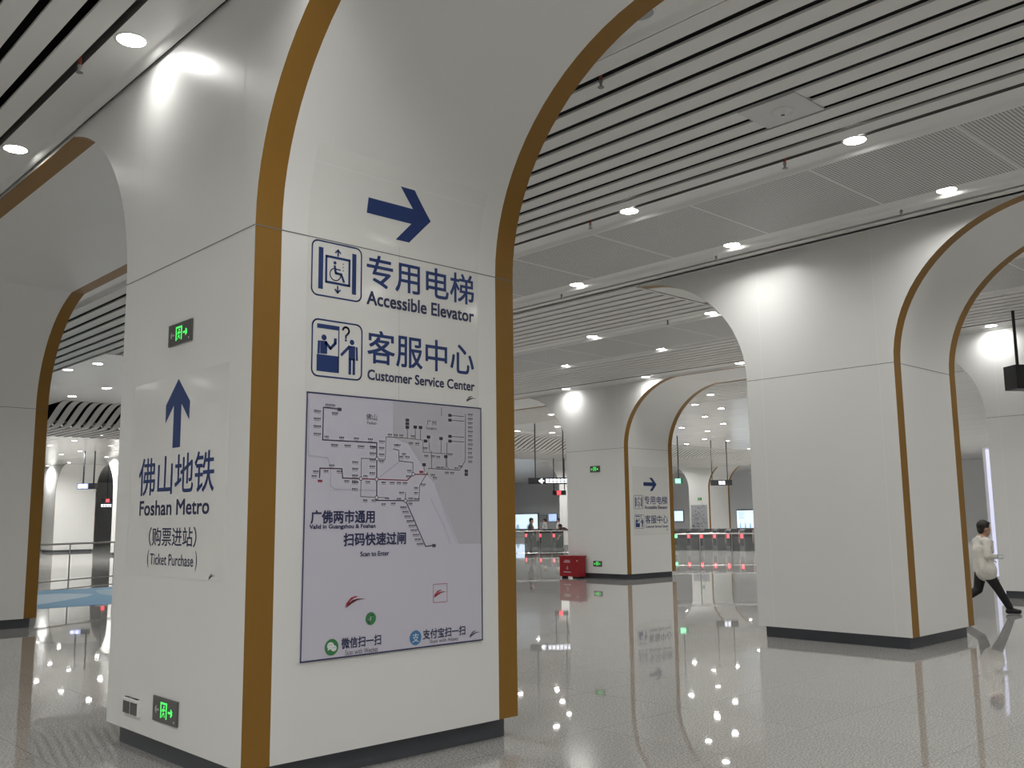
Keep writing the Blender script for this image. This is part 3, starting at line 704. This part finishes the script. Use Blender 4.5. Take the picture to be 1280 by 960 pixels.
mb.quad(*[FB(a, b, 0.0142) for a, b in ((3.425, 0.80), (3.434, 0.792), (3.422, 0.785))]); mb.build('speech_bubble_mark', PALE, i1)
mb = MB()
for a, b in ((3.435, 0.821), (3.452, 0.821), (3.461, 0.802), (3.474, 0.802)): disc(mb, (a, b), 0.003, FB, 0.0146, 8)
mb.build('bubble_dot', LGREEN, i1)
i2 = MB(); disc(i2, (3.753, 0.963), 0.042, FB, 0.0138, 28); i2 = i2.build('green_icon', LGREEN, p)
mb = MB(); ribbon(mb, [(3.737, 0.957)]+arc((3.741, 0.947), 0.0095, 130, 360, 10)+[(3.7515, 0.98)]+arc((3.764, 0.978), 0.0095, 180, -50, 10), 0.006, FB, 0.0142); mb.build('curl_mark', PALE, i2)
i3 = MB(); disc(i3, (4.128, 0.804), 0.050, FB, 0.0138, 28); i3 = i3.build('blue_icon', mat('icon_blue', (0.06, 0.20, 0.42), 0.4), p)
text('支', FB, 4.10, 4.157, 0.775, 0.835, 'character_mark', PALE, i3, 0.0, 0.0142)

# ------------------------------------------------------------------ things by the distant pillar
FA3 = frameA(19.7014)
exit_sign(FA3, 17.80, 17.44, 2.885, 3.055, 'far green exit sign high on the pillar above the red box', both=True)
exit_sign(FA3, 17.76, 17.45, 0.325, 0.475, 'far green exit sign at floor level right of the red box', both=True)
RED = mat('fire_box_red', (0.30, 0.012, 0.02), 0.35)
b = thing('fire_equipment_box', (19.45, 18.35, 0), 'red fire equipment box on the floor against the distant pillar', 'fire box')
MB().box((19.36, 17.98, 0.05), (19.62, 18.72, 0.60)).build('body', RED, b)
MB().box((19.345, 17.965, 0.57), (19.635, 18.735, 0.615)).build('lid', RED, b)
for yy in (18.03, 18.62):
    MB().box((19.39, yy, 0), (19.59, yy+0.06, 0.05)).build('foot', BLACK, b)
mb = MB(); FX3 = frameA(19.36)
ribbon(mb, [(18.46, 0.25), (18.42, 0.33), (18.40, 0.25), (18.46, 0.25)], 0.018, FX3, 0.002)
for q in (((18.52, 0.48), (18.34, 0.48)), ((18.55, 0.44), (18.32, 0.44)), ((18.56, 0.17), (18.30, 0.17))): ribbon(mb, q, 0.022, FX3, 0.002)
mb.build('white_marking', mat('white_print', (0.6, 0.5, 0.5), 0.5), b)
mb = MB(); disc(mb, (18.06, 0.48), 0.022, FX3, 0.002); mb.build('latch', MATS['white_print'], b)

# ------------------------------------------------------------------ hanging signs
def hang_sign(name, c, u, L, h, t, label, rods, face=None, glyph=None, rodtop=CZ, cat='hanging sign', case=BLACK, rr=0.022):
    """box sign centred at c, running along 2-D unit direction u"""
    r = thing(name, c, label, cat)
    ux, uy = u; p0 = (c[0]-ux*L/2, c[1]-uy*L/2)
    MB().obox(p0, u, L, t, c[2]-h/2, c[2]+h/2).build('casing', case, r)
    for k in rods:
        q = (c[0]+ux*L*k, c[1]+uy*L*k); MB().tube((*q, c[2]+h/2-0.01), (*q, rodtop+0.05), rr, n=8).build('rod', BLACK, r)
    n = (uy, -ux)
    fr = lambda a, b, hh=0.0: (c[0]+ux*a+n[0]*(t/2+hh), c[1]+uy*a+n[1]*(t/2+hh), c[2]+b)
    if face:
        a0, a1, m = face
        mb = MB(); mb.quad(fr(a0*L, -h*0.42, .004), fr(a1*L, -h*0.42, .004), fr(a1*L, h*0.42, .004), fr(a0*L, h*0.42, .004)); mb.build('lit_face', m, r)
    if glyph: glyph(r, fr, L, h)
    return r
def glyph_row(a0, a1, arrow=True, m=WTEXT):
    def g(r, fr, L, h):
        rr = random.Random(5); mb = MB()
        if arrow: ribbon(mb, ((a0*L+0.10, 0.3*h), (a0*L, 0), (a0*L+0.10, -0.3*h)), 0.05, fr, 0.008); ribbon(mb, ((a0*L, 0), (a0*L+0.16, 0)), 0.05, fr, 0.008)
        x = a0*L+(0.24 if arrow else 0)
        while x < a1*L:
            q = 0.15*h/0.25
            mb.quad(*[fr(x+i*q, j*h, 0.008) for i, j in ((0, -0.05), (0.8, -0.05), (0.8, 0.3), (0, 0.3))])
            mb.quad(*[fr(x+i*q, j*h, 0.008) for i, j in ((0, -0.3), (0.9, -0.3), (0.9, -0.17), (0, -0.17))])
            x += q
        mb.build('lettering', m, r)
    return g
V = (0.729, -0.684)
hang_sign('hanging_sign', (25.85, 25.45, 3.06), (0.78, -0.626), 1.62, 0.24, 0.12, 'long black hanging sign with lit white arrow left of the distant pillar', (-0.33, 0.33), glyph=glyph_row(-0.24, 0.42))
def led(r, fr, L, h):
    mb = MB(); ribbon(mb, ((-0.12, 0.3*h), (0.05, 0.3*h), (0.05, 0), (-0.1, 0), (-0.1, -0.3*h), (0.06, -0.3*h)), 0.045, fr, 0.008); mb.build('led_digits', REDL, r)
hang_sign('led_sign', (34.2, 33.0, 2.92), V, 0.66, 0.22, 0.2, 'small black sign with red digits behind the long hanging sign', (-0.4, 0.4), glyph=led)
hang_sign('hanging_sign', (38.2, 26.2, 3.24), V, 1.0, 0.26, 0.14, 'black hanging sign with white symbol above the ticket gates', (-0.43, 0.30), glyph=glyph_row(-0.13, 0.13, False))
hang_sign('hanging_exit_sign', (34.5, 25.9, 3.24), V, 0.38, 0.24, 0.1, 'green lit exit sign hanging beside the distant pillar edge', (0.0,), face=(-0.45, 0.2, mat('exit_face', (0.3, 0.8, 0.5), 0.4, emit=(0.25, 0.9, 0.5), es=1.0)), case=mat('green_casing', (0.01, 0.10, 0.04), 0.4))
hang_sign('hanging_sign', (17.1, 49.0, 3.52), V, 0.86, 0.29, 0.3, 'bluish lit hanging sign beyond the left arch', (-0.24, 0.36), face=(-0.48, 0.12, mat('blue_lit_face', (0.4, 0.45, 0.8), 0.4, emit=(0.36, 0.42, 0.9), es=1.0)), glyph=glyph_row(-0.44, 0.02), rr=0.04)
hang_sign('led_sign', (20.6, 55.5, 2.98), V, 0.8, 0.2, 0.2, 'low black sign with red digits beyond the left arch', (0.28,), glyph=led, rr=0.03)
hang_sign('hanging_sign', (20.9, 56.6, 2.72), V, 0.62, 0.26, 0.1, 'lowest lit white lettered sign beyond the left arch', (0.0,), glyph=glyph_row(-0.5, 0.45, False))
hang_sign('hanging_sign', (22.4, 55.0, 3.1), V, 0.3, 0.24, 0.1, 'small dark sign with white arrow near the left pillar edge', (0.0,), glyph=glyph_row(-0.3, -0.1, True))
def led2(r, fr, L, h):
    mb = MB(); a = -0.34
    ribbon(mb, ((a, 0.02), (a+0.09, 0.02), (a+0.09, -0.05), (a, -0.05), (a, -0.12), (a+0.1, -0.12)), 0.02, fr, 0.006)
    ribbon(mb, ((a+0.16, 0.02), (a+0.25, 0.02), (a+0.25, -0.12), (a+0.16, -0.12), (a+0.16, 0.02)), 0.02, fr, 0.006); mb.build('led_digits', REDL, r)
hang_sign('led_clock', (18.53, 5.83, 4.02), (0.82, -0.572), 1.15, 0.43, 0.34, 'black hanging display with red digits at the right edge', (-0.36, 0.36), glyph=led2, rr=0.028)

# ------------------------------------------------------------------ railings, gates, screens, floor graphic
def railing(p0, p1, n, label, H=1.1, glass=True):
    p0, p1 = Vector((*p0, 0)), Vector((*p1, 0)); d = (p1-p0); L = d.length; u = d/L
    r = thing('glass_railing', p0, label, 'railing')
    for k in range(n+1):
        q = p0+d*k/n; MB().tube(q, q+Vector((0, 0, H)), 0.02, n=10).build('post', STEEL, r)
    MB().tube(p0+Vector((0, 0, H)), p1+Vector((0, 0, H)), 0.026, n=10).build('handrail', STEEL, r)
    MB().tube(p0+Vector((0, 0, 0.12)), p1+Vector((0, 0, 0.12)), 0.018, n=8).build('bottom_rail', STEEL, r)
    for k in range(n):
        a = p0+d*(k+0.05)/n; MB().obox(a, (u.x, u.y), L/n*0.9, 0.012, 0.18, H-0.1).build('glass_panel', GLASS, r)
railing((7.75, 26.86), (10.95, 28.88), 2, 'steel and glass railing beyond the blue floor graphic')
railing((28.6, 32.6), (31.85, 30.2), 3, 'glass railing left of the red box')
railing((22.9, 20.2), (26.6, 16.75), 5, 'glass railing in front of the ticket gates')
r = thing('control_box', (32.3, 30.5, 0), 'pale square cabinet at the end of the glass railing', 'cabinet')
MB().obox((32.1, 30.75), V, 0.42, 0.25, 0.45, 1.08).build('body', mat('cabinet_grey', (0.5, 0.5, 0.48), 0.5), r)
MB().obox((32.12, 30.73), V, 0.38, 0.2, 0.0, 0.45).build('base', mat('cabinet_base', (0.15, 0.15, 0.15), 0.5), r)
MB().obox((32.38, 30.36), V, 0.04, 0.02, 0.72, 0.78).build('lock', BLACK, r)
def gate(x, y):
    r = thing('ticket_gate', (x, y, 0), 'x', 'ticket gate', 'ticket gates across the concourse')
    prof = [(0.0, 0.0), (1.5, 0.0), (1.5, 0.98), (1.42, 1.06), (0.1, 1.06), (0.0, 0.98)]
    MB().prism(prof, lambda a, b, h=0.0: (x+a, y-0.14+h, b), 0.28).build('body', mat('gate_dark_steel', (0.05, 0.053, 0.055), 0.35), r)
    MB().box((x-0.004, y-0.10, 0.25), (x+0.0, y+0.10, 0.92)).build('front_panel', mat('gate_front', (0.03, 0.03, 0.035), 0.2), r)
    MB().box((x+0.66, y-0.40, 0.35), (x+0.70, y-0.15, 0.98)).build('flap', mat('gate_flap', (0.5, 0.35, 0.35), 0.3, alpha=0.5), r)
    return r
g0 = gate(39.6, 22.6); first = True
cols = {1: GRNL}
names = ['green', 'red', 'red', 'red']
k = 0
for y in [23.0+0.78*i for i in range(12)]+[37.6, 38.7, 39.8, 41.0]:
    d = dup(g0, (0, y-22.6, 0), 'x', 'ticket gates across the concourse')
    lit = 'green' if k in (9, 10) else 'red'
    d['label'] = '%s ticket gate with a %s light from the right end of the gate row' % ((ORD+['thirteenth', 'fourteenth', 'fifteenth', 'sixteenth'])[k], lit)
    MB().box((39.585, y-0.07, 0.62), (39.594, y+0.07, 0.80)).build('indicator', GRNL if lit == 'green' else REDL, d)
    k += 1
for c in list(g0.children): bpy.data.objects.remove(c)
bpy.data.objects.remove(g0)
def screen(fr, u0, u1, v0, v1, label, name='lightbox_poster', m=SCREEN, cat='lightbox', d=0.08, marks=True):
    r = thing(name, fr((u0+u1)/2, (v0+v1)/2), label, cat)
    MB().prism([(u0, v0), (u1, v0), (u1, v1), (u0, v1)], fr, d).build('frame', mat('screen_frame', (0.05, 0.06, 0.08), 0.4), r)
    w, h = u1-u0, v1-v0; e = 0.05
    mb = MB(); mb.quad(*[fr(u0+a*w, v0+b*h, d+0.004) for a, b in ((e*0.4, e), (1-e*0.4, e), (1-e*0.4, 1-e), (e*0.4, 1-e))]); mb.build('lit_face', m, r)
    if marks:
        mb = MB(); rr = random.Random(int(u0*7))
        for i in range(3):
            a = 0.2+0.27*i; mb.quad(*[fr(u0+(a+x)*w, v0+y*h, d+0.008) for x, y in ((-0.05, 0.06), (0.05, 0.06), (0.02, 0.3), (-0.02, 0.33))])
        for i in range(4):
            b = 0.85-0.1*i; mb.quad(*[fr(u0+x*w, v0+y*h, d+0.008) for x, y in ((0.12, b), (0.12+rr.uniform(.2, .45), b), (0.12+.3, b+.03), (0.12, b+.03))])
        mb.build('picture', mat('screen_picture', (0.3, 0.45, 0.5), 0.4, emit=(0.28, 0.5, 0.6), es=0.8), r)
    return r
FF = frameA(66.0)
screen(FF, 72.0, 66.5, 0.668, 2.25, 'bright blue white lightbox behind the waiting people')
screen(FF, 65.1, 64.0, 1.42, 2.19, 'small wall screen right of the bright lightbox', 'wall_screen', mat('tv_blue', (0.5, 0.6, 0.9), 0.2, emit=(0.45, 0.6, 1.0), es=1.1), 'screen')
screen(FF, 66.3, 65.4, 1.45, 2.05, 'pale notice board between lightbox and wall screen', 'notice_board', mat('notice_grey', (0.45, 0.47, 0.5), 0.5), 'notice', marks=False)
screen(FF, 43.9, 42.2, 0.70, 2.233, 'bright lightbox poster above the gates left of the blank pillar')
screen(FF, 50.1, 49.15, 1.316, 2.264, 'narrow lit panel beside the distant pillar edge', 'lit_panel', SCREEN, 'lit panel', marks=False)
# wall map on the pillar behind the gates
r = thing('map_board', (52, 37.4, 2), 'grey metro map panel on the pillar behind the gates', 'map board')
F5 = frameA(52.0)
MB().prism([(38.1, 0.9), (36.85, 0.9), (36.85, 2.45), (38.1, 2.45)], F5, 0.03).build('panel', mat('map_panel_grey', (0.40, 0.41, 0.44), 0.4), r)
mb = MB(); rr = random.Random(9)
for i in range(60):
    a = rr.uniform(36.95, 38.0); b = rr.uniform(1.0, 2.35); w = rr.uniform(0.03, 0.11)
    mb.quad(*[F5(a+x*w, b+y, 0.034) for x, y in ((0, 0), (1, 0), (1, 0.035), (0, 0.035))])
for i in range(9):
    a = rr.uniform(36.95, 37.9); b = rr.uniform(1.0, 2.3); ribbon(mb, ((a, b), (a+rr.uniform(-.3, .3), b), (a+rr.uniform(-.3, .3), b+rr.uniform(-.4, .4))), 0.014, F5, 0.033)
mb.build('map_drawing', INK, r)
exit_sign(F5, 37.55, 37.25, 2.75, 2.92, 'tiny far exit sign above the grey wall map', both=True)
# blue floor graphic in the left bay
g = thing('floor_graphic', (7.6, 23, 0), 'pale blue floor graphic with a white swoosh beyond the left arch', 'floor graphic')
MB().box((5.9, 20.15, 0.0), (9.8, 25.6, 0.005)).build('mat', mat('floor_blue', (0.13, 0.33, 0.52), 0.4, spec=0.15), g)
mb = MB(); fl = lambda a, b, h=0.0: (a, b, 0.0062+h)
mb.quad(*[fl(a, b) for a, b in ((5.9, 20.75), (6.6, 21.0), (7.2, 21.6), (7.6, 22.3), (7.9, 23.2), (8.6, 23.8), (9.8, 23.9), (9.8, 22.3), (8.6, 22.2), (8.05, 21.8))][:0] or [fl(5.9, 20.75), fl(6.7, 21.3), fl(7.4, 22.0), fl(8.0, 22.6), fl(8.4, 23.3), fl(7.9, 24.2), fl(5.9, 24.0)])
mb.build('white_swoosh', mat('floor_pale_blue', (0.42, 0.55, 0.66), 0.4, spec=0.15), g)
mb = MB(); mb.quad(fl(8.5, 21.2), fl(9.8, 21.2), fl(9.8, 25.0), fl(8.9, 24.6), fl(8.5, 23.2)); mb.build('speckled_patch', noisy(mat('floor_speckle', (0.32, 0.48, 0.6), 0.4, spec=0.15), 9, 0.35), g)
# glowing slab standing in for a far pillar reveal lit blue
t = thing('glowing_reveal_slab', (25.6, 9.2, 0), 'tall narrow glowing slab as a blue-lit pillar reveal behind the walking person', 'lit panel')
MB().obox((25.55, 9.50), V, 0.30, 0.16, 0.0, 3.3).build('frame', mat('pale_slab', (0.6, 0.6, 0.65), 0.4), t)  # body of the stand-in slab
MB().obox((25.49, 9.44), V, 0.28, 0.02, 0.06, 3.25).build('lit_face', mat('reveal_glow', (0.7, 0.72, 0.9), 0.3, emit=(0.56, 0.57, 0.80), es=0.75), t)  # emission puts the blue light falling on the reveal into the surface
# bulkhead closing the bay behind the right-hand arch
struct(MB().box((27.6, -9, 0), (27.8, 9.0, CZ)).build('wall_right', WHITE))

# ------------------------------------------------------------------ people
SKIN = mat('skin', (0.42, 0.25, 0.17), 0.5); HAIR = mat('black_hair', (0.012, 0.010, 0.009), 0.5)
def fuse(mb, name, m, parent, vox, M):
    """one continuous skin around the pieces"""
    me = bpy.data.meshes.new(name); me.from_pydata([tuple(M @ Vector(q)) for q in mb.v], [], mb.f)
    bm = bmesh.new(); bm.from_mesh(me); bmesh.ops.remove_doubles(bm, verts=bm.verts, dist=1e-6)
    bmesh.ops.recalc_face_normals(bm, faces=bm.faces); bm.to_mesh(me); bm.free()
    t = bpy.data.objects.new(name, me); COL.objects.link(t)
    md = t.modifiers.new('r', 'REMESH'); md.mode = 'VOXEL'; md.voxel_size = vox
    sm = t.modifiers.new('s', 'SMOOTH'); sm.factor = 0.5; sm.iterations = 3
    dg = bpy.context.evaluated_depsgraph_get(); dg.update()
    m2 = bpy.data.meshes.new_from_object(t.evaluated_get(dg)); bpy.data.objects.remove(t)
    m2.materials.clear(); m2.materials.append(m); m2.polygons.foreach_set('use_smooth', [True]*len(m2.polygons))
    o = bpy.data.objects.new(name, m2); COL.objects.link(o); o.parent = parent
    return o
def person(loc, face, label, J, cols, vox=0.016, sc=1.0):
    """J: joints in local metres, x forward, y left, z up. face = heading angle"""
    root = thing('person', loc, label, 'person'); root.rotation_euler = (0, 0, face)
    M = Matrix.Scale(sc, 4); g = lambda k: Vector(J[k])
    b = MB()
    hd = g('head')
    b.ball(hd+Vector((0, 0, 0.03)), 0.1, (0.98, 0.78, 1.08)); b.ball(hd+Vector((0.025, 0, -0.045)), 0.075, (0.95, 0.8, 1.0))   # skull and jaw
    b.ball(hd+Vector((0.098, 0, -0.012)), 0.018, (1.1, 0.75, 1.3)); b.ball(hd+Vector((0.088, 0, -0.062)), 0.018, (0.7, 1.3, 0.5))  # nose, mouth
    for s in (1, -1): b.ball(hd+Vector((-0.005, 0.08*s, -0.005)), 0.027, (0.7, 0.35, 1.15)); b.ball(hd+Vector((0.078, 0.034*s, 0.022)), 0.014)   # ears, brows
    b.capsule(hd+Vector((-0.015, 0, -0.09)), 0.052, g('neck'), 0.058)
    b.capsule(g('neck'), 0.075, g('chest'), 0.12); b.capsule(g('chest'), 0.12, g('pelvis'), 0.12)
    for s in ('l', 'r'):
        b.capsule(g('neck'), 0.06, g('sh_'+s), 0.055); b.capsule(g('sh_'+s), 0.05, g('el_'+s), 0.036); b.capsule(g('el_'+s), 0.036, g('wr_'+s), 0.025)
        b.capsule(g('pelvis'), 0.1, g('hip_'+s), 0.085); b.capsule(g('hip_'+s), 0.085, g('kn_'+s), 0.052); b.capsule(g('kn_'+s), 0.05, g('an_'+s), 0.036)
        w = g('wr_'+s); d = (w-g('el_'+s)).normalized(); side = d.cross(Vector((0, 0, 1))); side = side.normalized() if side.length > .1 else Vector((1, 0, 0)); up = side.cross(d)
        pc = w+d*0.05; b.ball(pc, 0.04, (1, 0.5, 1), rot=Matrix((d, up, side)).transposed())
        for i, (o_, L) in enumerate(((-0.027, 0.062), (-0.009, 0.074), (0.009, 0.07), (0.027, 0.055))):
            k0 = pc+d*0.032+side*o_; k1 = k0+d*L*0.5-up*0.006; k2 = k1+d*L*0.38-up*L*0.35
            b.capsule(k0, 0.0095, k1, 0.009, 8); b.capsule(k1, 0.009, k2, 0.008, 8)
        t0 = pc-side*0.028-d*0.01; b.capsule(t0, 0.0115, t0-side*0.02+d*0.032-up*0.012, 0.0095, 8)
        b.capsule(g('an_'+s), 0.036, g('toe_'+s), 0.03)
    fuse(b, 'body', SKIN, root, min(vox, 0.012), M)
    c = MB()
    c.capsule(g('neck')+Vector((0, 0, -0.02)), 0.088, g('chest'), 0.15)
    for t_ in (0.0, 0.5, 1.0):
        q = g('chest').lerp(g('hem'), t_); c.ball(q, 0.15+0.012*t_, (0.86, 1.12, 0.9))
    c.capsule(g('chest'), 0.145, g('hem'), 0.155)
    if cols.get('loose'):
        for s in ('l', 'r'): q = g('hip_'+s); c.capsule(g('chest')+Vector((0, q.y*0.6, -0.1)), 0.12, q+Vector((0.02, q.y*0.35, 0.02)), 0.135); c.ball(q+Vector((0.035, q.y*0.2, -0.03)), 0.125)
    for s in ('l', 'r'):
        c.capsule(g('sh_'+s), 0.066, g('el_'+s), 0.056); c.capsule(g('neck')+Vector((0, 0, -0.03)), 0.075, g('sh_'+s), 0.066)
        if cols.get('long', True): c.capsule(g('el_'+s), 0.054, g('wr_'+s).lerp(g('el_'+s), 0.1), 0.047)
    fuse(c, 'shirt', cols['shirt'], root, vox, M)
    c = MB()
    for s in ('l', 'r'):
        c.capsule(g('pelvis')+Vector((0, 0, -0.01)), 0.115, g('hip_'+s), 0.105); c.capsule(g('hip_'+s), 0.102, g('kn_'+s), 0.072); c.capsule(g('kn_'+s), 0.072, g('an_'+s)+Vector((0, 0, 0.02)), 0.056)
    fuse(c, 'trousers', cols['trousers'], root, vox, M)
    for s in ('l', 'r'):
        c = MB(); a = g('an_'+s); t_ = g('toe_'+s); d = (t_-a); d = Vector((d.x, d.y, 0)).normalized(); dz = Vector((0, 0, -1))
        c.capsule(a+Vector((0, 0, -0.01)), 0.046, a-d*0.03+dz*0.04, 0.042); c.capsule(a-d*0.02+dz*0.04, 0.042, t_, 0.038); c.capsule(a+dz*0.01, 0.044, t_+Vector((0, 0, 0.012))-d*0.05, 0.036)
        fuse(c, 'shoe', cols.get('shoe', BLACK), root, min(vox, 0.014), M)
    c = MB(); c.ball(hd+Vector((-0.014, 0, 0.055)), 0.106, (0.98, 0.84, 0.98)); c.ball(hd+Vector((-0.055, 0, 0.0)), 0.075, (0.72, 1.0, 1.1)); c.ball(hd+Vector((0.05, 0, 0.095)), 0.06, (0.9, 1.1, 0.55))
    fuse(c, 'hair', HAIR, root, min(vox, 0.014), M)
    return root
STAND = dict(head=(0.03, 0, 1.555), neck=(0, 0, 1.42), chest=(0, 0, 1.22), pelvis=(0, 0, 0.95), hem=(0, 0, 0.92), sh_l=(0, 0.19, 1.37), sh_r=(0, -0.19, 1.37), el_l=(-0.02, 0.24, 1.1), el_r=(-0.02, -0.24, 1.1),
             wr_l=(0.12, 0.23, 0.88), wr_r=(0.12, -0.23, 0.88), hip_l=(0, 0.09, 0.9), hip_r=(0, -0.09, 0.9), kn_l=(0.02, 0.1, 0.49), kn_r=(0.02, -0.1, 0.49), an_l=(0, 0.1, 0.085), an_r=(0, -0.1, 0.085), toe_l=(0.16, 0.11, 0.038), toe_r=(0.16, -0.11, 0.038))
WALK = dict(STAND, head=(0.06, 0, 1.37), neck=(0.0, 0, 1.225), chest=(0.0, 0, 1.03), pelvis=(0, 0, 0.74), hem=(0.03, 0, 0.68), sh_l=(0.0, 0.18, 1.165), sh_r=(0.01, -0.18, 1.165),
            el_l=(0.0, 0.22, 0.92), wr_l=(0.15, 0.15, 0.88), el_r=(-0.03, -0.225, 0.94), wr_r=(0.125, -0.17, 0.93), hip_l=(0, 0.085, 0.70), hip_r=(0.0, -0.085, 0.70),
            kn_r=(0.17, -0.09, 0.41), an_r=(0.33, -0.09, 0.092), toe_r=(0.48, -0.1, 0.045), kn_l=(-0.07, 0.09, 0.39), an_l=(-0.36, 0.09, 0.19), toe_l=(-0.27, 0.09, 0.055))
FACE_R = math.atan2(-0.684, 0.729)
DARKT = mat('black_trousers', (0.006, 0.006, 0.007), 0.7)
pp = person((16.49, 6.29, -0.008), FACE_R, 'person in white shirt and black trousers striding right past the pillar', WALK, dict(shirt=noisy(mat('white_cotton', (0.66, 0.64, 0.59), 0.8), 6, 0.06, 0.012, 14), trousers=DARKT, loose=True), vox=0.012)
# what the walker holds
h = thing('held_papers', (16.49, 6.29, 0), 'small grey packet held at chest height by the walking person', 'packet'); h.rotation_euler = (0, 0, FACE_R)
q = MB().box((0.155, -0.185, 0.885), (0.25, -0.095, 0.955)).build('packet', mat('packet_grey', (0.42, 0.45, 0.5), 0.3)); q.parent = h
q = MB().box((0.165, -0.188, 0.90), (0.24, -0.185, 0.94)).build('packet_label', mat('packet_white', (0.75, 0.75, 0.75), 0.4)); q.parent = h
h = thing('red_folder', (16.49, 6.29, 0), 'red folder tucked against the chest of the walking person', 'folder'); h.rotation_euler = (0, 0, FACE_R)
q = MB().box((0.15, -0.02, 0.98), (0.19, 0.12, 1.17)).build('cover', mat('folder_red', (0.16, 0.02, 0.045), 0.5)); q.parent = h
q = MB().box((0.155, -0.024, 0.985), (0.185, 0.115, 1.165)).build('pages', mat('paper', (0.6, 0.58, 0.55), 0.6)); q.parent = h
def c_(n, c, r=0.8): return mat(n, c, r)
grey = dict(shirt=c_('grey_shirt', (0.09, 0.085, 0.085)), trousers=c_('charcoal_trousers', (0.02, 0.02, 0.022)), long=False)
HOLD = dict(STAND, el_l=(0.08, 0.22, 1.1), wr_l=(0.30, 0.14, 1.12), el_r=(0.08, -0.22, 1.1), wr_r=(0.3, -0.14, 1.12))
STEP = dict(STAND, kn_l=(0.16, 0.1, 0.5), an_l=(0.2, 0.1, 0.09), toe_l=(0.35, 0.1, 0.04), kn_r=(-0.06, -0.1, 0.48), an_r=(-0.28, -0.1, 0.14), toe_r=(-0.16, -0.1, 0.04))
white = dict(shirt=c_('white_tee', (0.6, 0.6, 0.6)), trousers=c_('pale_trousers', (0.35, 0.37, 0.42)), long=False)
person((31.9, 32.7, 0), FACE_R, 'person in grey shirt standing behind the left end of the glass railing', HOLD, grey, 0.02)
person((31.2, 33.7, 0), FACE_R+0.6, 'person with green trousers cut off by the nearest pillar edge', STAND, dict(shirt=c_('dark_shirt', (0.03, 0.03, 0.035)), trousers=c_('green_trousers', (0.03, 0.12, 0.06))), 0.02)
person((44.2, 44.0, 0), FACE_R+2.8, 'person in white top before the bright lightbox', HOLD, white, 0.022)
person((43.4, 42.0, 0), FACE_R+3.1, 'taller person in white shirt walking by the wall screen', STEP, dict(shirt=c_('white_tee', (0.6, 0.6, 0.6)), trousers=c_('navy_trousers', (0.03, 0.03, 0.06)), long=False), 0.022)
person((37.5, 35.6, 0), FACE_R+3.0, 'person in pale clothes bending over behind the glass railing', dict(STEP, head=(0.42, 0, 1.22), neck=(0.34, 0, 1.16), chest=(0.2, 0, 1.05), sh_l=(0.3, 0.19, 1.1), sh_r=(0.3, -0.19, 1.1), el_l=(0.4, 0.2, 0.85), el_r=(0.4, -0.2, 0.85), wr_l=(0.5, 0.16, 0.66), wr_r=(0.5, -0.16, 0.66)), dict(shirt=c_('maroon_shirt', (0.10, 0.05, 0.05)), trousers=white['trousers'], long=False), 0.022)
